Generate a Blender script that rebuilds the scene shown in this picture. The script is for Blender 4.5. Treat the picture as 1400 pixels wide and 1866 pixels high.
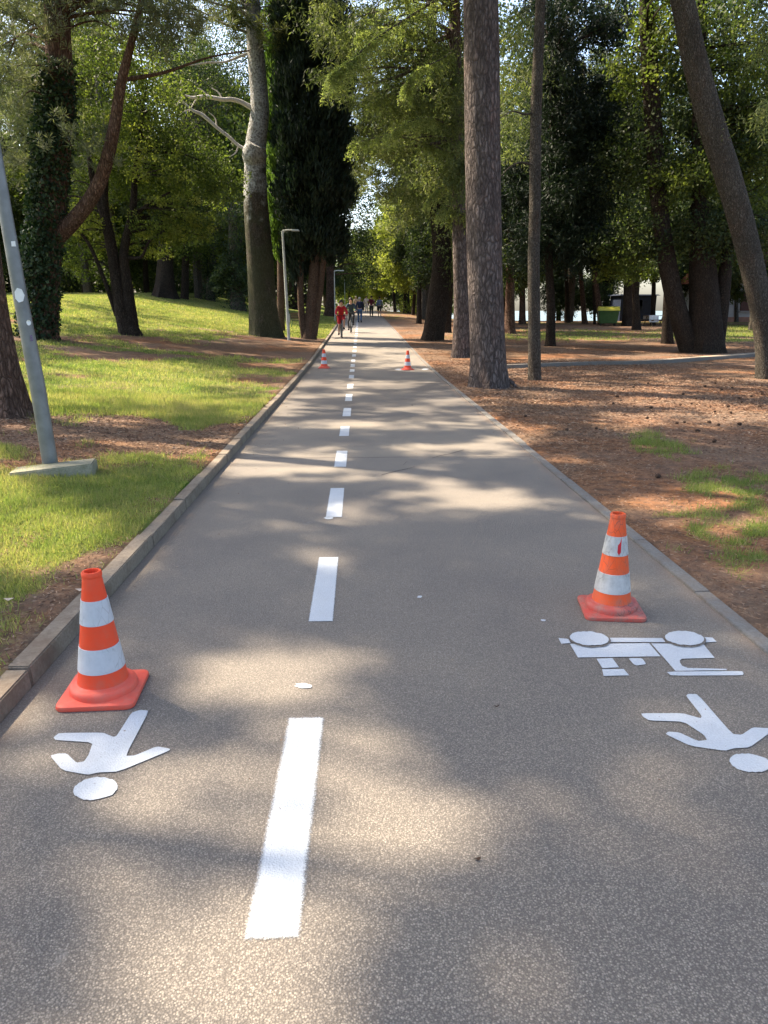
import bpy, bmesh, math, random
import numpy as np
from mathutils import Vector, Matrix
for o in list(bpy.data.objects): bpy.data.objects.remove(o)
scene = bpy.context.scene
COL = scene.collection
R = math.radians
# ------------------------------------------------------------------ camera, world, sun
H = 1.6; FPX = 1348.0; CX, CY = 700.0, 933.0
PITCH = math.atan((933-565)/FPX); YAW = math.atan((700-656)/(FPX/math.cos(PITCH)))
cam = bpy.data.cameras.new('camera'); camo = bpy.data.objects.new('camera', cam); COL.objects.link(camo)
cam.sensor_fit = 'VERTICAL'; cam.sensor_height = 36.0; cam.lens = FPX/1866*36.0
cam.clip_start = 0.05; cam.clip_end = 3000
camo.location = (0, 0, H); camo.rotation_euler = (math.pi/2-PITCH, 0, -YAW)
scene.camera = camo
SUN_EL = R(50); SAZ = math.atan2(-.88, .475)      # azimuth from +Y towards +X
SDIR = np.array([math.sin(SAZ)*math.cos(SUN_EL), math.cos(SAZ)*math.cos(SUN_EL), math.sin(SUN_EL)])
w = bpy.data.worlds.new('World'); scene.world = w; w.use_nodes = True
nt = w.node_tree; nt.nodes.clear()
sky = nt.nodes.new('ShaderNodeTexSky'); sky.sky_type = 'NISHITA'; sky.sun_disc = False
sky.sun_elevation = SUN_EL; sky.sun_rotation = SAZ % (2*math.pi); sky.air_density = 1.0; sky.dust_density = 3.0; sky.ozone_density = 1.0
bg = nt.nodes.new('ShaderNodeBackground'); bg.inputs[1].default_value = 0.15
wo = nt.nodes.new('ShaderNodeOutputWorld')
nt.links.new(sky.outputs[0], bg.inputs[0]); nt.links.new(bg.outputs[0], wo.inputs[0])
sl = bpy.data.lights.new('sun', 'SUN'); sl.energy = 5.0; sl.angle = R(0.7); sl.color = (1, .85, .66)
so = bpy.data.objects.new('sun', sl); COL.objects.link(so)
so.rotation_euler = Vector(SDIR).to_track_quat('Z', 'Y').to_euler(); so.location = (-20, 10, 30)
scene.view_settings.view_transform = 'Standard'; scene.view_settings.look = 'None'
scene.view_settings.exposure = 1.72; scene.view_settings.gamma = 1
try:
    scene.cycles.max_bounces = 6; scene.cycles.diffuse_bounces = 4; scene.cycles.transmission_bounces = 4
    scene.cycles.transparent_max_bounces = 6; scene.cycles.caustics_reflective = False; scene.cycles.caustics_refractive = False
except Exception: pass
# ------------------------------------------------------------------ measuring helpers: photo pixel -> place
cp, sp = math.cos(PITCH), math.sin(PITCH)
FW = np.array([math.sin(YAW)*cp, math.cos(YAW)*cp, -sp]); RT = np.array([math.cos(YAW), -math.sin(YAW), 0]); UP = np.cross(RT, FW)
def ray(x, y): return FW*FPX+RT*(x-CX)-UP*(y-CY)
def A(x, y, Y):
    r = ray(x, y); return np.array([0, 0, H])+r*(Y/r[1])
def proj(P):
    v = P-np.array([0, 0, H]); d = v@FW; d = np.where(np.abs(d) < 1e-3, 1e-3, d)
    return CX+FPX*(v@RT)/d, CY-FPX*(v@UP)/d, d
def rz(y):
    y = np.maximum(np.asarray(y, float), 0)
    a = .022*(np.clip(y, 18, 26)-18)**2/16
    b = .022*(np.clip(y, 26, 80)-26)
    c = .264*(1-np.exp(-(np.maximum(y, 80)-80)/12))
    return a+b+c
def gz(x, y):
    x = np.asarray(x, float); y = np.asarray(y, float); z = rz(y)
    l = np.clip(-1.55-x, 0, 13); a = .085+.0018*np.clip(y-8, 0, 50)
    zl = z+.092+a*l*l/(l+2.5)
    w_ = np.clip((x-2)/10, 0, 1); w_ = w_*w_*(3-2*w_)
    zr = z*(1-.4*w_)+.006
    sea = np.clip((y-72)/14, 0, 1)*np.clip((x-9)/8, 0, 1)
    zr = zr-3.5*sea
    return np.where(x < -1.5, zl, np.where(x > 2.0, zr, z))
def G(px, py, tmax=160):
    r = ray(px, py); r = r/np.linalg.norm(r); t = .8
    while t < tmax:
        p = np.array([0, 0, H])+r*t
        if p[2] <= float(gz(p[0], p[1])): return p
        t += .01*max(1, t/10)
    return p
def MPP(Y): return Y/FPX
rs = np.random.RandomState(7)
_grid = rs.rand(256, 256)
def vnoise(x, y, s, seed=0):
    x = np.asarray(x)*s+seed*17.3+1000; y = np.asarray(y)*s+seed*9.7+1000
    xi = np.floor(x).astype(int); yi = np.floor(y).astype(int); fx = x-xi; fy = y-yi
    fx = fx*fx*(3-2*fx); fy = fy*fy*(3-2*fy)
    g = lambda i, j: _grid[i % 256, j % 256]
    return (g(xi, yi)*(1-fx)+g(xi+1, yi)*fx)*(1-fy)+(g(xi, yi+1)*(1-fx)+g(xi+1, yi+1)*fx)*fy
def sst(a, b, x): t = np.clip((x-a)/(b-a), 0, 1); return t*t*(3-2*t)
# ------------------------------------------------------------------ where the canopy lets sun through (ground map)
ELL = [  # px, py, rx, ry, strength : openings cut into the canopy to give the lit patches on the ground
 (230,1810,330,90,1), (510,1520,45,26,1), (250,1660,150,26,.35), (385,1172,95,34,.7), (480,1232,140,36,.8), (300,1270,90,24,.5),
 (335,1350,50,40,.4), (310,1440,90,36,.35), (640,930,260,16,.55), (860,912,170,16,.8), (660,880,60,10,.4), (300,1130,60,20,.5), (630,1060,60,18,.3),
 (700,1270,70,20,.3), (1130,1160,90,16,.45), (560,1770,140,40,.45),
 (1250,905,90,14,.6), (930,940,60,12,.4), (500,870,130,10,.6), (840,820,120,9,.7), (920,802,60,7,.6), (700,776,200,6,.7), (500,775,90,6,.5),
 (670,700,160,5,1), (700,655,110,4,1), (690,633,120,8,1), (660,640,60,3,.8), (660,617,80,3,.8), (560,720,60,5,.5), (800,700,40,5,.6),
 (430,860,70,14,.5), (760,745,90,6,.4), (620,745,60,4,.4), (1000,708,120,5,1), (900,672,70,5,.8), (1000,655,100,4,.7), (1180,650,120,5,.7),
 (870,765,60,6,.6), (1100,735,120,5,.5), (1230,770,120,6,.5), (900,590,60,4,.7), (1340,605,60,7,1), (990,600,60,5,.8), (1130,618,100,4,.7), (1180,598,80,3,.8),
 (1060,840,80,9,.5), (1200,805,60,9,.4), (960,780,50,8,.6), (1100,880,60,12,.4), (1330,1010,60,25,.3),
 (1350,930,70,14,.5), (650,570,60,4,1), (760,575,60,3,.9), (760,640,50,4,.8), (800,660,60,5,.8),
]
SHD = [(230,905,190,38,.9), (330,870,110,22,.9), (120,1165,190,55,.9), (250,1080,60,40,.7), (60,1000,60,16,.6), (430,640,170,20,.9), (250,632,330,24,.9), (180,585,90,5,.6), (320,560,200,8,.8),
 (420,720,60,14,.6), (100,700,80,10,.5), (60,930,40,14,.6), (470,690,70,10,.5)]
def litmap(P):
    """P: (N,3) points of the ground -> 0 shade .. 1 sun"""
    px, py, d = proj(P); x, y = P[:, 0], P[:, 1]
    n = .6*vnoise(x, y, .9, 1)+.4*vnoise(x, y, 2.1, 2)
    n2 = .65*vnoise(x, y, .33, 5)+.35*vnoise(x, y, .8, 6)
    lit = np.zeros(len(P))
    road = (x > -1.5) & (x < 2.1)
    lit = np.where(road, np.where(y > 5.5, sst(np.where(y < 20, .67, .62), np.where(y < 20, .75, .70), n), sst(.72, .82, n)), lit)
    lit = np.where(x >= 2.1, np.where(y > 8, sst(.64, .71, n), sst(.66, .8, n)), lit)
    # left lawn
    L = x <= -1.5
    py_j = py+(n-.5)*22
    def bd(a_, b_, q): return sst(a_-q, a_+q, py_j)*(1-sst(b_-q, b_+q, py_j))
    Lm = sst(.30, .40, n*.5+n2*.5)
    def over(w_, v): return Lm*(1-w_)+v*w_
    Lm = over(bd(655, 745, 4), sst(.24, .36, n)); Lm = over(bd(548, 606, 3), .97); Lm = over(bd(606, 657, 4), sst(.68, .76, n))
    Lm = over(bd(500, 548, 3), sst(.60, .70, n2)); Lm = over(bd(744, 790, 5)*sst(190, 230, px)*(1-sst(420, 450, px)), .1)
    Lm = over((1-sst(4.0, 4.6, y)), sst(.44, .56, n))
    lit = np.where(L, Lm, lit)
    for (a, b, rx, ry, s) in SHD:
        q = ((px-a)/rx)**2+((py-b)/ry)**2; lit = lit*(1-s*(1-sst(.5, 1.5, q))*(.55+.45*sst(.35, .5, n)))
    e = np.zeros(len(P))
    for (a, b, rx, ry, s) in ELL:
        q = ((px-a)/rx)**2+((py-b)/ry)**2
        e = np.maximum(e, min(1, s*1.35)*(1-sst(.6, 1.6, q)))
    return np.where(y > .3, np.clip(np.maximum(lit, e), 0, 1), .3)
def shade_hit(C):
    P = C.copy(); z = np.zeros(len(C))
    for _ in range(4):
        t = (C[:, 2]-z)/SDIR[2]
        P = C-SDIR[None, :]*t[:, None]; z = gz(P[:, 0], P[:, 1])
    return P
# ------------------------------------------------------------------ tags
def tag(o, label=None, cat=None, group=None, kind=None):
    if label: o['label'] = label
    if cat: o['category'] = cat
    if group: o['group'] = group
    if kind: o['kind'] = kind
    return o
def empty(name, loc, rot=(0, 0, 0)):
    o = bpy.data.objects.new(name, None); COL.objects.link(o); o.location = loc; o.rotation_euler = rot; o.empty_display_size = .2
    return o
def link(name, me, mat, parent=None):
    o = bpy.data.objects.new(name, me); COL.objects.link(o)
    if mat is not None and not me.materials: me.materials.append(mat)
    if parent is not None: o.parent = parent
    return o
def copy_tree(o, parent=None):
    c = o.copy(); COL.objects.link(c); c.parent = parent
    for ch in list(o.children): copy_tree(ch, c)
    return c
def npmesh(name, V, F, nper, attrs=None, smooth=False):
    me = bpy.data.meshes.new(name); n = len(V); m = len(F)
    me.vertices.add(n); me.vertices.foreach_set('co', V.astype(np.float32).ravel())
    me.loops.add(m*nper); me.loops.foreach_set('vertex_index', F.astype(np.int32).ravel())
    me.polygons.add(m); me.polygons.foreach_set('loop_start', np.arange(0, m*nper, nper, dtype=np.int32))
    try: me.polygons.foreach_set('loop_total', np.full(m, nper, dtype=np.int32))
    except Exception: pass
    if smooth: me.polygons.foreach_set('use_smooth', np.ones(m, dtype=bool))
    for k, v in (attrs or {}).items():
        a = me.attributes.new(k, 'FLOAT', 'POINT'); a.data.foreach_set('value', v.astype(np.float32))
    me.update(calc_edges=True); return me
class MB:
    def __init__(s): s.v = []; s.f = []
    def add(s, vs, fs):
        b = len(s.v); s.v += [tuple(map(float, v)) for v in vs]; s.f += [tuple(b+i for i in f) for f in fs]
    def box(s, c, d, rot=0, taper=1.0):
        x, y, z = d[0]/2, d[1]/2, d[2]/2; co, si = math.cos(rot), math.sin(rot); vs = []
        for sz in (-1, 1):
            k = taper if sz > 0 else 1
            for sx, sy in ((-1, -1), (1, -1), (1, 1), (-1, 1)):
                X, Y = sx*x*k, sy*y*k; vs.append((c[0]+X*co-Y*si, c[1]+X*si+Y*co, c[2]+sz*z))
        s.add(vs, [(3, 2, 1, 0), (4, 5, 6, 7), (0, 1, 5, 4), (1, 2, 6, 5), (2, 3, 7, 6), (3, 0, 4, 7)])
    def tube(s, pts, rad, n=8, cap=True, wob=0, flare=None, seed=0):
        pts = [Vector(p) for p in pts]; rr = random.Random(seed)
        if not hasattr(rad, '__len__'): rad = [rad]*len(pts)
        rings = []; t0 = (pts[1]-pts[0]).normalized(); u = t0.orthogonal().normalized()
        ph = rr.random()*6; L = 0
        for i, p in enumerate(pts):
            t = (pts[min(i+1, len(pts)-1)]-pts[max(i-1, 0)]).normalized()
            u = (u-t*u.dot(t)).normalized(); v = t.cross(u)
            if i: L += (pts[i]-pts[i-1]).length
            ring = []
            for k in range(n):
                a = 2*math.pi*k/n; r = rad[i]
                if wob: r *= 1+wob*(math.sin(3*a+ph+L*.7)*.5+math.sin(5*a+ph*2-L*1.1)*.3+rr.uniform(-.5, .5)*.5)
                if flare:
                    r *= 1+flare*math.exp(-L/(rad[0]*1.1))*(.55+.45*math.cos(5*a+ph)+.3*math.cos(3*a+2*ph))
                ring.append(p+u*math.cos(a)*r+v*math.sin(a)*r)
            rings.append(ring)
        vs = [q for rg in rings for q in rg]; fs = []
        for i in range(len(rings)-1):
            for k in range(n):
                k2 = (k+1) % n; fs.append((i*n+k, i*n+k2, (i+1)*n+k2, (i+1)*n+k))
        if cap: fs.append(tuple(range(n))[::-1]); fs.append(tuple((len(rings)-1)*n+k for k in range(n)))
        s.add(vs, fs)
    def lathe(s, prof, n=32, c=(0, 0, 0), axis='z'):
        vs = []; fs = []
        for (r, z) in prof:
            for k in range(n):
                a = 2*math.pi*k/n; x, y = r*math.cos(a), r*math.sin(a)
                q = (x, y, z) if axis == 'z' else ((z, x, y) if axis == 'x' else (x, z, y))
                vs.append((c[0]+q[0], c[1]+q[1], c[2]+q[2]))
        for i in range(len(prof)-1):
            for k in range(n):
                k2 = (k+1) % n; fs.append((i*n+k, i*n+k2, (i+1)*n+k2, (i+1)*n+k))
        s.add(vs, fs)
    def torus(s, c, Rr, r, n=24, m=6, axis='x'):
        prof = [(Rr+r*math.cos(2*math.pi*j/m), r*math.sin(2*math.pi*j/m)) for j in range(m+1)]
        s.lathe(prof, n, c, axis)
    def build(s, name, mat, parent=None, smooth=False, bevel=0):
        me = bpy.data.meshes.new(name); me.from_pydata(s.v, [], s.f); me.validate()
        bm = bmesh.new(); bm.from_mesh(me)
        if bevel:
            bmesh.ops.bevel(bm, geom=bm.edges[:], offset=bevel, segments=2, affect='EDGES', clamp_overlap=True)
        bmesh.ops.recalc_face_normals(bm, faces=bm.faces); bm.to_mesh(me); bm.free()
        if smooth:
            me.polygons.foreach_set('use_smooth', [True]*len(me.polygons))
            try: me.set_sharp_from_angle(angle=R(40))
            except Exception: pass
        return link(name, me, mat, parent)
def catmull(pts, n=6):
    P = [np.array(p, float) for p in pts]; P = [2*P[0]-P[1]]+P+[2*P[-1]-P[-2]]; out = []
    for i in range(1, len(P)-2):
        for k in range(n):
            t = k/n
            out.append(.5*((2*P[i])+(-P[i-1]+P[i+1])*t+(2*P[i-1]-5*P[i]+4*P[i+1]-P[i+2])*t*t+(-P[i-1]+3*P[i]-3*P[i+1]+P[i+2])*t**3))
    out.append(P[-2]); return out
# ------------------------------------------------------------------ materials
class NT:
    def __init__(s, name):
        s.m = bpy.data.materials.new(name); s.m.use_nodes = True; s.t = s.m.node_tree; s.n = s.t.nodes; s.l = s.t.links
        s.b = s.n['Principled BSDF']; s.out = s.n['Material Output']; s.b.inputs['Roughness'].default_value = .85
        s.b.inputs['Specular IOR Level'].default_value = .3
        s.tc = s.n.new('ShaderNodeTexCoord')
    def N(s, typ, **kw):
        n = s.n.new(typ)
        for k, v in kw.items(): setattr(n, k, v)
        return n
    def link(s, a, b): s.l.new(a, b)
    def geo(s): return s.N('ShaderNodeNewGeometry').outputs['Position']
    def mapping(s, src, scale):
        m = s.N('ShaderNodeMapping'); m.inputs['Scale'].default_value = scale; s.link(src, m.inputs[0]); return m.outputs[0]
    def noise(s, src, scale, detail=4, rough=.55):
        n = s.N('ShaderNodeTexNoise'); n.inputs['Scale'].default_value = scale; n.inputs['Detail'].default_value = detail; n.inputs['Roughness'].default_value = rough
        s.link(src, n.inputs['Vector']); return n.outputs['Fac']
    def voro(s, src, scale, feature='F1', out='Distance'):
        n = s.N('ShaderNodeTexVoronoi', feature=feature); n.inputs['Scale'].default_value = scale; s.link(src, n.inputs['Vector']); return n.outputs[out]
    def ramp(s, src, stops, interp='LINEAR'):
        r = s.N('ShaderNodeValToRGB'); r.color_ramp.interpolation = interp; e = r.color_ramp.elements
        while len(e) < len(stops): e.new(.5)
        for i, (p, c) in enumerate(stops):
            e[i].position = p; e[i].color = (c[0], c[1], c[2], 1) if hasattr(c, '__len__') else (c, c, c, 1)
        s.link(src, r.inputs[0]); return r.outputs[0]
    def mix(s, fac, a, b, mode='MIX'):
        m = s.N('ShaderNodeMix', data_type='RGBA', blend_type=mode)
        for sock, v in ((m.inputs[0], fac), (m.inputs[6], a), (m.inputs[7], b)):
            if hasattr(v, 'is_output') or isinstance(v, bpy.types.NodeSocket): s.link(v, sock)
            elif hasattr(v, '__len__'): sock.default_value = (v[0], v[1], v[2], 1)
            else: sock.default_value = v
        return m.outputs[2]
    def math(s, op, a, b=0.0, clamp=False):
        m = s.N('ShaderNodeMath', operation=op, use_clamp=clamp)
        for i, v in enumerate((a, b)):
            if isinstance(v, bpy.types.NodeSocket): s.link(v, m.inputs[i])
            else: m.inputs[i].default_value = v
        return m.outputs[0]
    def bump(s, h, strength=.4, dist=.02):
        b = s.N('ShaderNodeBump'); b.inputs['Strength'].default_value = strength; b.inputs['Distance'].default_value = dist
        s.link(h, b.inputs['Height']); s.link(b.outputs[0], s.b.inputs['Normal'])
    def col(s, c):
        if isinstance(c, bpy.types.NodeSocket): s.link(c, s.b.inputs['Base Color'])
        else: s.b.inputs['Base Color'].default_value = (c[0], c[1], c[2], 1)
    def attr(s, name):
        a = s.N('ShaderNodeAttribute'); a.attribute_name = name; return a.outputs['Fac']
def plain(name, c, rough=.6, var=.25, scale=12, metal=0, spec=.3):
    t = NT(name); n = t.noise(t.tc.outputs['Object'], scale)
    d = tuple(x*(1-var) for x in c); e = tuple(min(1, x*(1+var*.5)) for x in c)
    t.col(t.ramp(n, [(.3, d), (.7, e)])); t.b.inputs['Roughness'].default_value = rough; t.b.inputs['Metallic'].default_value = metal
    t.b.inputs['Specular IOR Level'].default_value = spec
    return t.m
def leafmat(name, dark, mid, light, trans=.45):
    t = NT(name); a = t.attr('tint'); c = t.ramp(a, [(0, dark), (.5, mid), (1, light)])
    t.col(c); t.b.inputs['Roughness'].default_value = .6; t.b.inputs['Specular IOR Level'].default_value = .25
    tr = t.N('ShaderNodeBsdfTranslucent'); tc = t.mix(1.0, c, (1.55, 1.7, .85), 'MULTIPLY'); t.link(tc, tr.inputs[0])
    ms = t.N('ShaderNodeMixShader'); ms.inputs[0].default_value = trans
    t.link(t.b.outputs[0], ms.inputs[1]); t.link(tr.outputs[0], ms.inputs[2]); t.link(ms.outputs[0], t.out.inputs[0]); return t.m
def barkmat(name, dark, light, kind='pine', moss=None, pale=None, scl=1.0):
    t = NT(name); g = t.tc.outputs['Object']
    ad = t.N('ShaderNodeVectorMath', operation='SCALE'); ad.inputs[3].default_value = .10
    nn = t.N('ShaderNodeTexNoise'); nn.inputs['Scale'].default_value = 5; nn.inputs['Detail'].default_value = 5; t.link(g, nn.inputs['Vector']); t.link(nn.outputs['Color'], ad.inputs[0])
    av = t.N('ShaderNodeVectorMath', operation='ADD'); t.link(g, av.inputs[0]); t.link(ad.outputs[0], av.inputs[1])
    v = t.mapping(av.outputs[0], (1, 1, .16)); v2 = t.mapping(av.outputs[0], (1, 1, .30))
    n0 = t.noise(g, 1.5, 4)
    fur = t.noise(v, 26*scl, 5, .65); d = t.voro(v2, 24*scl, 'DISTANCE_TO_EDGE')
    dd = t.math('MULTIPLY', t.ramp(d, [(0, .25), (.22, 1)]), t.ramp(fur, [(.36, .25), (.58, 1)]))
    nf = t.noise(v2, 60*scl, 4, .7)
    base = t.mix(t.ramp(n0, [(.3, 0), (.7, 1)]), dark, light)
    base = t.mix(t.ramp(t.noise(t.mapping(g, (1, 1, .35)), 3.2, 4, .7), [(.52, 0), (.68, .55)]), base, (light[0]*1.15, light[1]*.8, light[2]*.65))
    base = t.mix(t.ramp(nf, [(.42, 0), (.72, .7)]), base, tuple(min(1, c*1.75) for c in light))
    crack = tuple(c*.32 for c in dark)
    col = t.mix(dd, crack, base)
    z = t.N('ShaderNodeSeparateXYZ'); t.link(g, z.inputs[0]); big = t.noise(g, 1.6, 4)
    if moss:
        h = t.math('ADD', t.math('MULTIPLY', z.outputs[2], -.6/moss[1]), t.math('ADD', t.math('MULTIPLY', big, 1.8), .05), clamp=True)
        col = t.mix(t.math('MULTIPLY', t.ramp(h, [(.35, 0), (.65, 1)]), t.ramp(nf, [(.3, .1), (.6, .7)])), col, moss[0])
    if pale:
        h = t.math('ADD', t.math('MULTIPLY', t.math('SUBTRACT', z.outputs[2], pale[1]), .16), t.math('ADD', t.math('MULTIPLY', big, 1.6), -.25), clamp=True)
        col = t.mix(t.math('MULTIPLY', t.ramp(h, [(.45, 0), (.7, 1)]), t.ramp(t.noise(g, 14, 3), [(.35, .15), (.6, .9)])), col, pale[0])
    t.col(col); t.b.inputs['Roughness'].default_value = .95; t.b.inputs['Specular IOR Level'].default_value = .1
    hgt = t.math('ADD', t.math('MULTIPLY', dd, .7), t.math('MULTIPLY', nf, .4)); t.bump(hgt, 1.0, .055); return t.m
M = {}
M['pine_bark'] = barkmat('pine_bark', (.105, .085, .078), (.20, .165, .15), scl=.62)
M['red_bark'] = barkmat('red_bark', (.10, .06, .043), (.20, .13, .098), scl=.7)
M['moss_bark'] = barkmat('moss_bark', (.075, .065, .05), (.16, .14, .11), moss=((.05, .062, .026), 7), pale=((.55, .55, .52), 6.5))
M['grey_bark'] = barkmat('grey_bark', (.09, .078, .062), (.19, .17, .14), scl=1.6)
M['dark_bark'] = barkmat('dark_bark', (.04, .031, .025), (.08, .063, .05), scl=1.3)  # dark bark; on the far lawn trunks it stands in for shade
M['cyp_bark'] = barkmat('cypress_bark', (.13, .085, .065), (.26, .18, .13), scl=2)
M['dead_wood'] = plain('dead_wood', (.52, .49, .45), .9, .3, 20)
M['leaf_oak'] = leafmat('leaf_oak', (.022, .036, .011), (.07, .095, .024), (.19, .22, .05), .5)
M['leaf_yellow'] = leafmat('leaf_yellow', (.065, .085, .02), (.15, .17, .038), (.30, .30, .08), .5)
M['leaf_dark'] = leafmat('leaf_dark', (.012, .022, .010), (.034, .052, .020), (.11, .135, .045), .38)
M['needle'] = leafmat('needle', (.03, .04, .018), (.075, .088, .038), (.16, .16, .075), .4)
M['needle_grey'] = leafmat('needle_grey', (.05, .065, .04), (.11, .125, .08), (.19, .19, .12), .35)
M['cypress_leaf'] = leafmat('cypress_leaf', (.007, .014, .010), (.015, .028, .018), (.035, .055, .027), .2)
M['cypress_light'] = leafmat('cypress_light', (.03, .06, .016), (.07, .12, .025), (.13, .19, .04), .35)
M['cedar'] = leafmat('cedar', (.035, .05, .022), (.10, .125, .05), (.25, .26, .11), .42)
M['ivy'] = leafmat('ivy', (.010, .024, .011), (.022, .045, .018), (.08, .11, .05), .2)
M['cedar_light'] = leafmat('cedar_light', (.09, .12, .05), (.19, .23, .085), (.34, .36, .15), .5)  # light green, lightened further in place of sunlight the boughs miss
M['grass'] = leafmat('grass', (.34, .29, .14), (.21, .235, .075), (.11, .16, .045), .42)
def m_path():
    t = NT('asphalt'); g = t.geo(); sep = t.N('ShaderNodeSeparateXYZ'); t.link(g, sep.inputs[0])
    vc = t.N('ShaderNodeTexVoronoi'); vc.inputs['Scale'].default_value = 165; t.link(g, vc.inputs['Vector'])
    sc = t.N('ShaderNodeSeparateColor'); t.link(vc.outputs['Color'], sc.inputs[0])
    chip = t.ramp(sc.outputs[0], [(0, (.12, .114, .108)), (.3, (.172, .159, .143)), (.62, (.222, .205, .183)), (.85, (.285, .262, .228)), (1, (.37, .34, .295))])
    d = vc.outputs['Distance']
    gap = t.ramp(d, [(.32, 0), (.62, 1)])
    c = t.mix(gap, chip, (.078, .072, .066))
    fine = t.noise(g, 260, 2); c = t.mix(t.ramp(fine, [(.35, .0), (.7, .3)]), c, (.33, .30, .265))
    far = t.math('MULTIPLY', sep.outputs[1], .12, clamp=True)
    c = t.mix(far, c, (.20, .186, .168))
    big = t.noise(g, .9, 5, .6); c = t.mix(1, c, t.ramp(big, [(.3, (.86, .86, .88)), (.7, (1.12, 1.10, 1.06))]), 'MULTIPLY')
    # worn light blotches, small stains
    sp_ = t.noise(g, 5.5, 5, .7); c = t.mix(t.ramp(sp_, [(.66, 0), (.78, .4)]), c, (.42, .41, .40))
    st = t.noise(g, 11, 3, .6); c = t.mix(t.ramp(st, [(.74, 0), (.80, .6)]), c, (.07, .06, .05))
    # resurfaced stretch with straight seams across the path
    yy = t.math('ADD', sep.outputs[1], t.math('MULTIPLY', t.noise(g, 3, 2), .06))
    def step(v, a, b): 
        m = t.N('ShaderNodeMapRange'); m.inputs[1].default_value = a; m.inputs[2].default_value = b; t.link(v, m.inputs[0]); return m.outputs[0]
    b1 = step(yy, 8.22, 8.26); b2 = step(yy, 10.98, 11.03); b3 = step(yy, 17.4, 17.8)
    c = t.mix(t.math('MULTIPLY', t.math('SUBTRACT', b2, b3, clamp=True), .5), c, t.mix(1, c, (.62, .62, .65), 'MULTIPLY'))
    c = t.mix(t.math('MULTIPLY', t.math('SUBTRACT', b1, b2, clamp=True), .35), c, t.mix(1, c, (1.15, 1.12, 1.05), 'MULTIPLY'))
    s1 = t.math('SUBTRACT', step(yy, 8.19, 8.22), b1, clamp=True); s2 = t.math('SUBTRACT', step(yy, 10.94, 10.98), b2, clamp=True)
    c = t.mix(t.math('MULTIPLY', t.math('ADD', s1, s2, clamp=True), .5), c, (.06, .055, .055))
    # litter dust by the edges
    ex = t.math('ABSOLUTE', t.math('SUBTRACT', sep.outputs[0], .25)); en = t.math('ADD', ex, t.math('MULTIPLY', t.noise(g, 2.4, 5, .65), .35))
    c = t.mix(t.ramp(t.math('MULTIPLY', en, .5), [(.88, 0), (.97, .55)]), c, (.23, .17, .13))
    c = t.mix(1, c, (1.02, .985, .935), 'MULTIPLY')
    t.col(c); t.b.inputs['Roughness'].default_value = .85; t.b.inputs['Specular IOR Level'].default_value = .2
    hh = t.math('SUBTRACT', t.math('MULTIPLY', sc.outputs[1], .5), d); t.bump(hh, .5, .005); return t.m
def m_ground():
    t = NT('ground'); g = t.geo(); gr = t.attr('grass')
    n1 = t.noise(g, 2.2, 6, .65); n2 = t.noise(g, 22, 5, .7); n3 = t.noise(g, 90, 3, .7)
    litter = t.ramp(n2, [(.25, (.07, .040, .024)), (.45, (.155, .085, .047)), (.6, (.24, .14, .08)), (.78, (.35, .24, .15))])
    vc = t.N('ShaderNodeTexVoronoi'); vc.inputs['Scale'].default_value = 75; t.link(g, vc.inputs['Vector'])
    s = t.N('ShaderNodeSeparateColor'); t.link(vc.outputs['Color'], s.inputs[0])
    litter = t.mix(t.ramp(s.outputs[0], [(.84, 0), (.9, .5)]), litter, (.38, .29, .2))
    litter = t.mix(t.ramp(s.outputs[1], [(.8, 0), (.9, .6)]), litter, (.07, .045, .032))
    litter = t.mix(t.ramp(n1, [(.38, 0), (.65, .5)]), litter, (.17, .135, .10))
    litter = t.mix(t.ramp(t.noise(g, .5, 4), [(.45, 0), (.62, .6)]), litter, (.30, .125, .052))
    litter = t.mix(t.ramp(t.noise(t.mapping(g, (1, 1, 1)), 6.5, 5, .75), [(.40, .75), (.56, 0)]), litter, (.075, .05, .036))
    litter = t.mix(t.ramp(t.noise(g, .28, 5, .7), [(.45, 0), (.6, .5)]), litter, (.20, .15, .115))
    grass = t.ramp(n3, [(.25, (.04, .065, .012)), (.5, (.10, .15, .025)), (.75, (.20, .24, .05))])
    grass = t.mix(1, grass, t.ramp(t.noise(g, .7, 5, .7), [(.35, (.6, .75, .6)), (.65, (1.15, 1.1, 1.1))]), 'MULTIPLY')
    grass = t.mix(t.ramp(t.noise(g, 1.1, 4), [(.4, 0), (.65, .6)]), grass, (.27, .22, .09))
    f = t.math('ADD', gr, t.math('MULTIPLY', t.math('SUBTRACT', n2, .5), .9)); f = t.ramp(f, [(.38, 0), (.62, 1)])
    t.col(t.mix(f, litter, grass)); t.b.inputs['Roughness'].default_value = 1; t.b.inputs['Specular IOR Level'].default_value = .05
    t.bump(t.math('ADD', n2, t.math('MULTIPLY', n3, .5)), .7, .035); return t.m
def m_conc(name, c1, c2, dirt=(.16, .12, .09)):
    t = NT(name); g = t.geo(); n = t.noise(g, 60, 4, .7); b = t.noise(g, 4.5, 5, .7)
    c = t.ramp(n, [(.3, c1), (.7, c2)]); c = t.mix(t.ramp(b, [(.45, 0), (.7, .75)]), c, dirt)
    t.col(c); t.bump(n, .4, .01); t.b.inputs['Roughness'].default_value = .95; return t.m
M['path'] = m_path(); M['ground'] = m_ground()
M['kerb'] = m_conc('kerb_concrete', (.17, .14, .105), (.27, .225, .17), (.12, .085, .06)); M['strip'] = m_conc('edging_concrete', (.13, .122, .11), (.21, .20, .18), (.15, .115, .09))
M['block'] = m_conc('block_concrete', (.20, .19, .13), (.32, .30, .22), (.11, .12, .06))
M['sidepath'] = m_conc('side_path', (.33, .26, .19), (.45, .37, .28), (.30, .2, .12))
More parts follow.
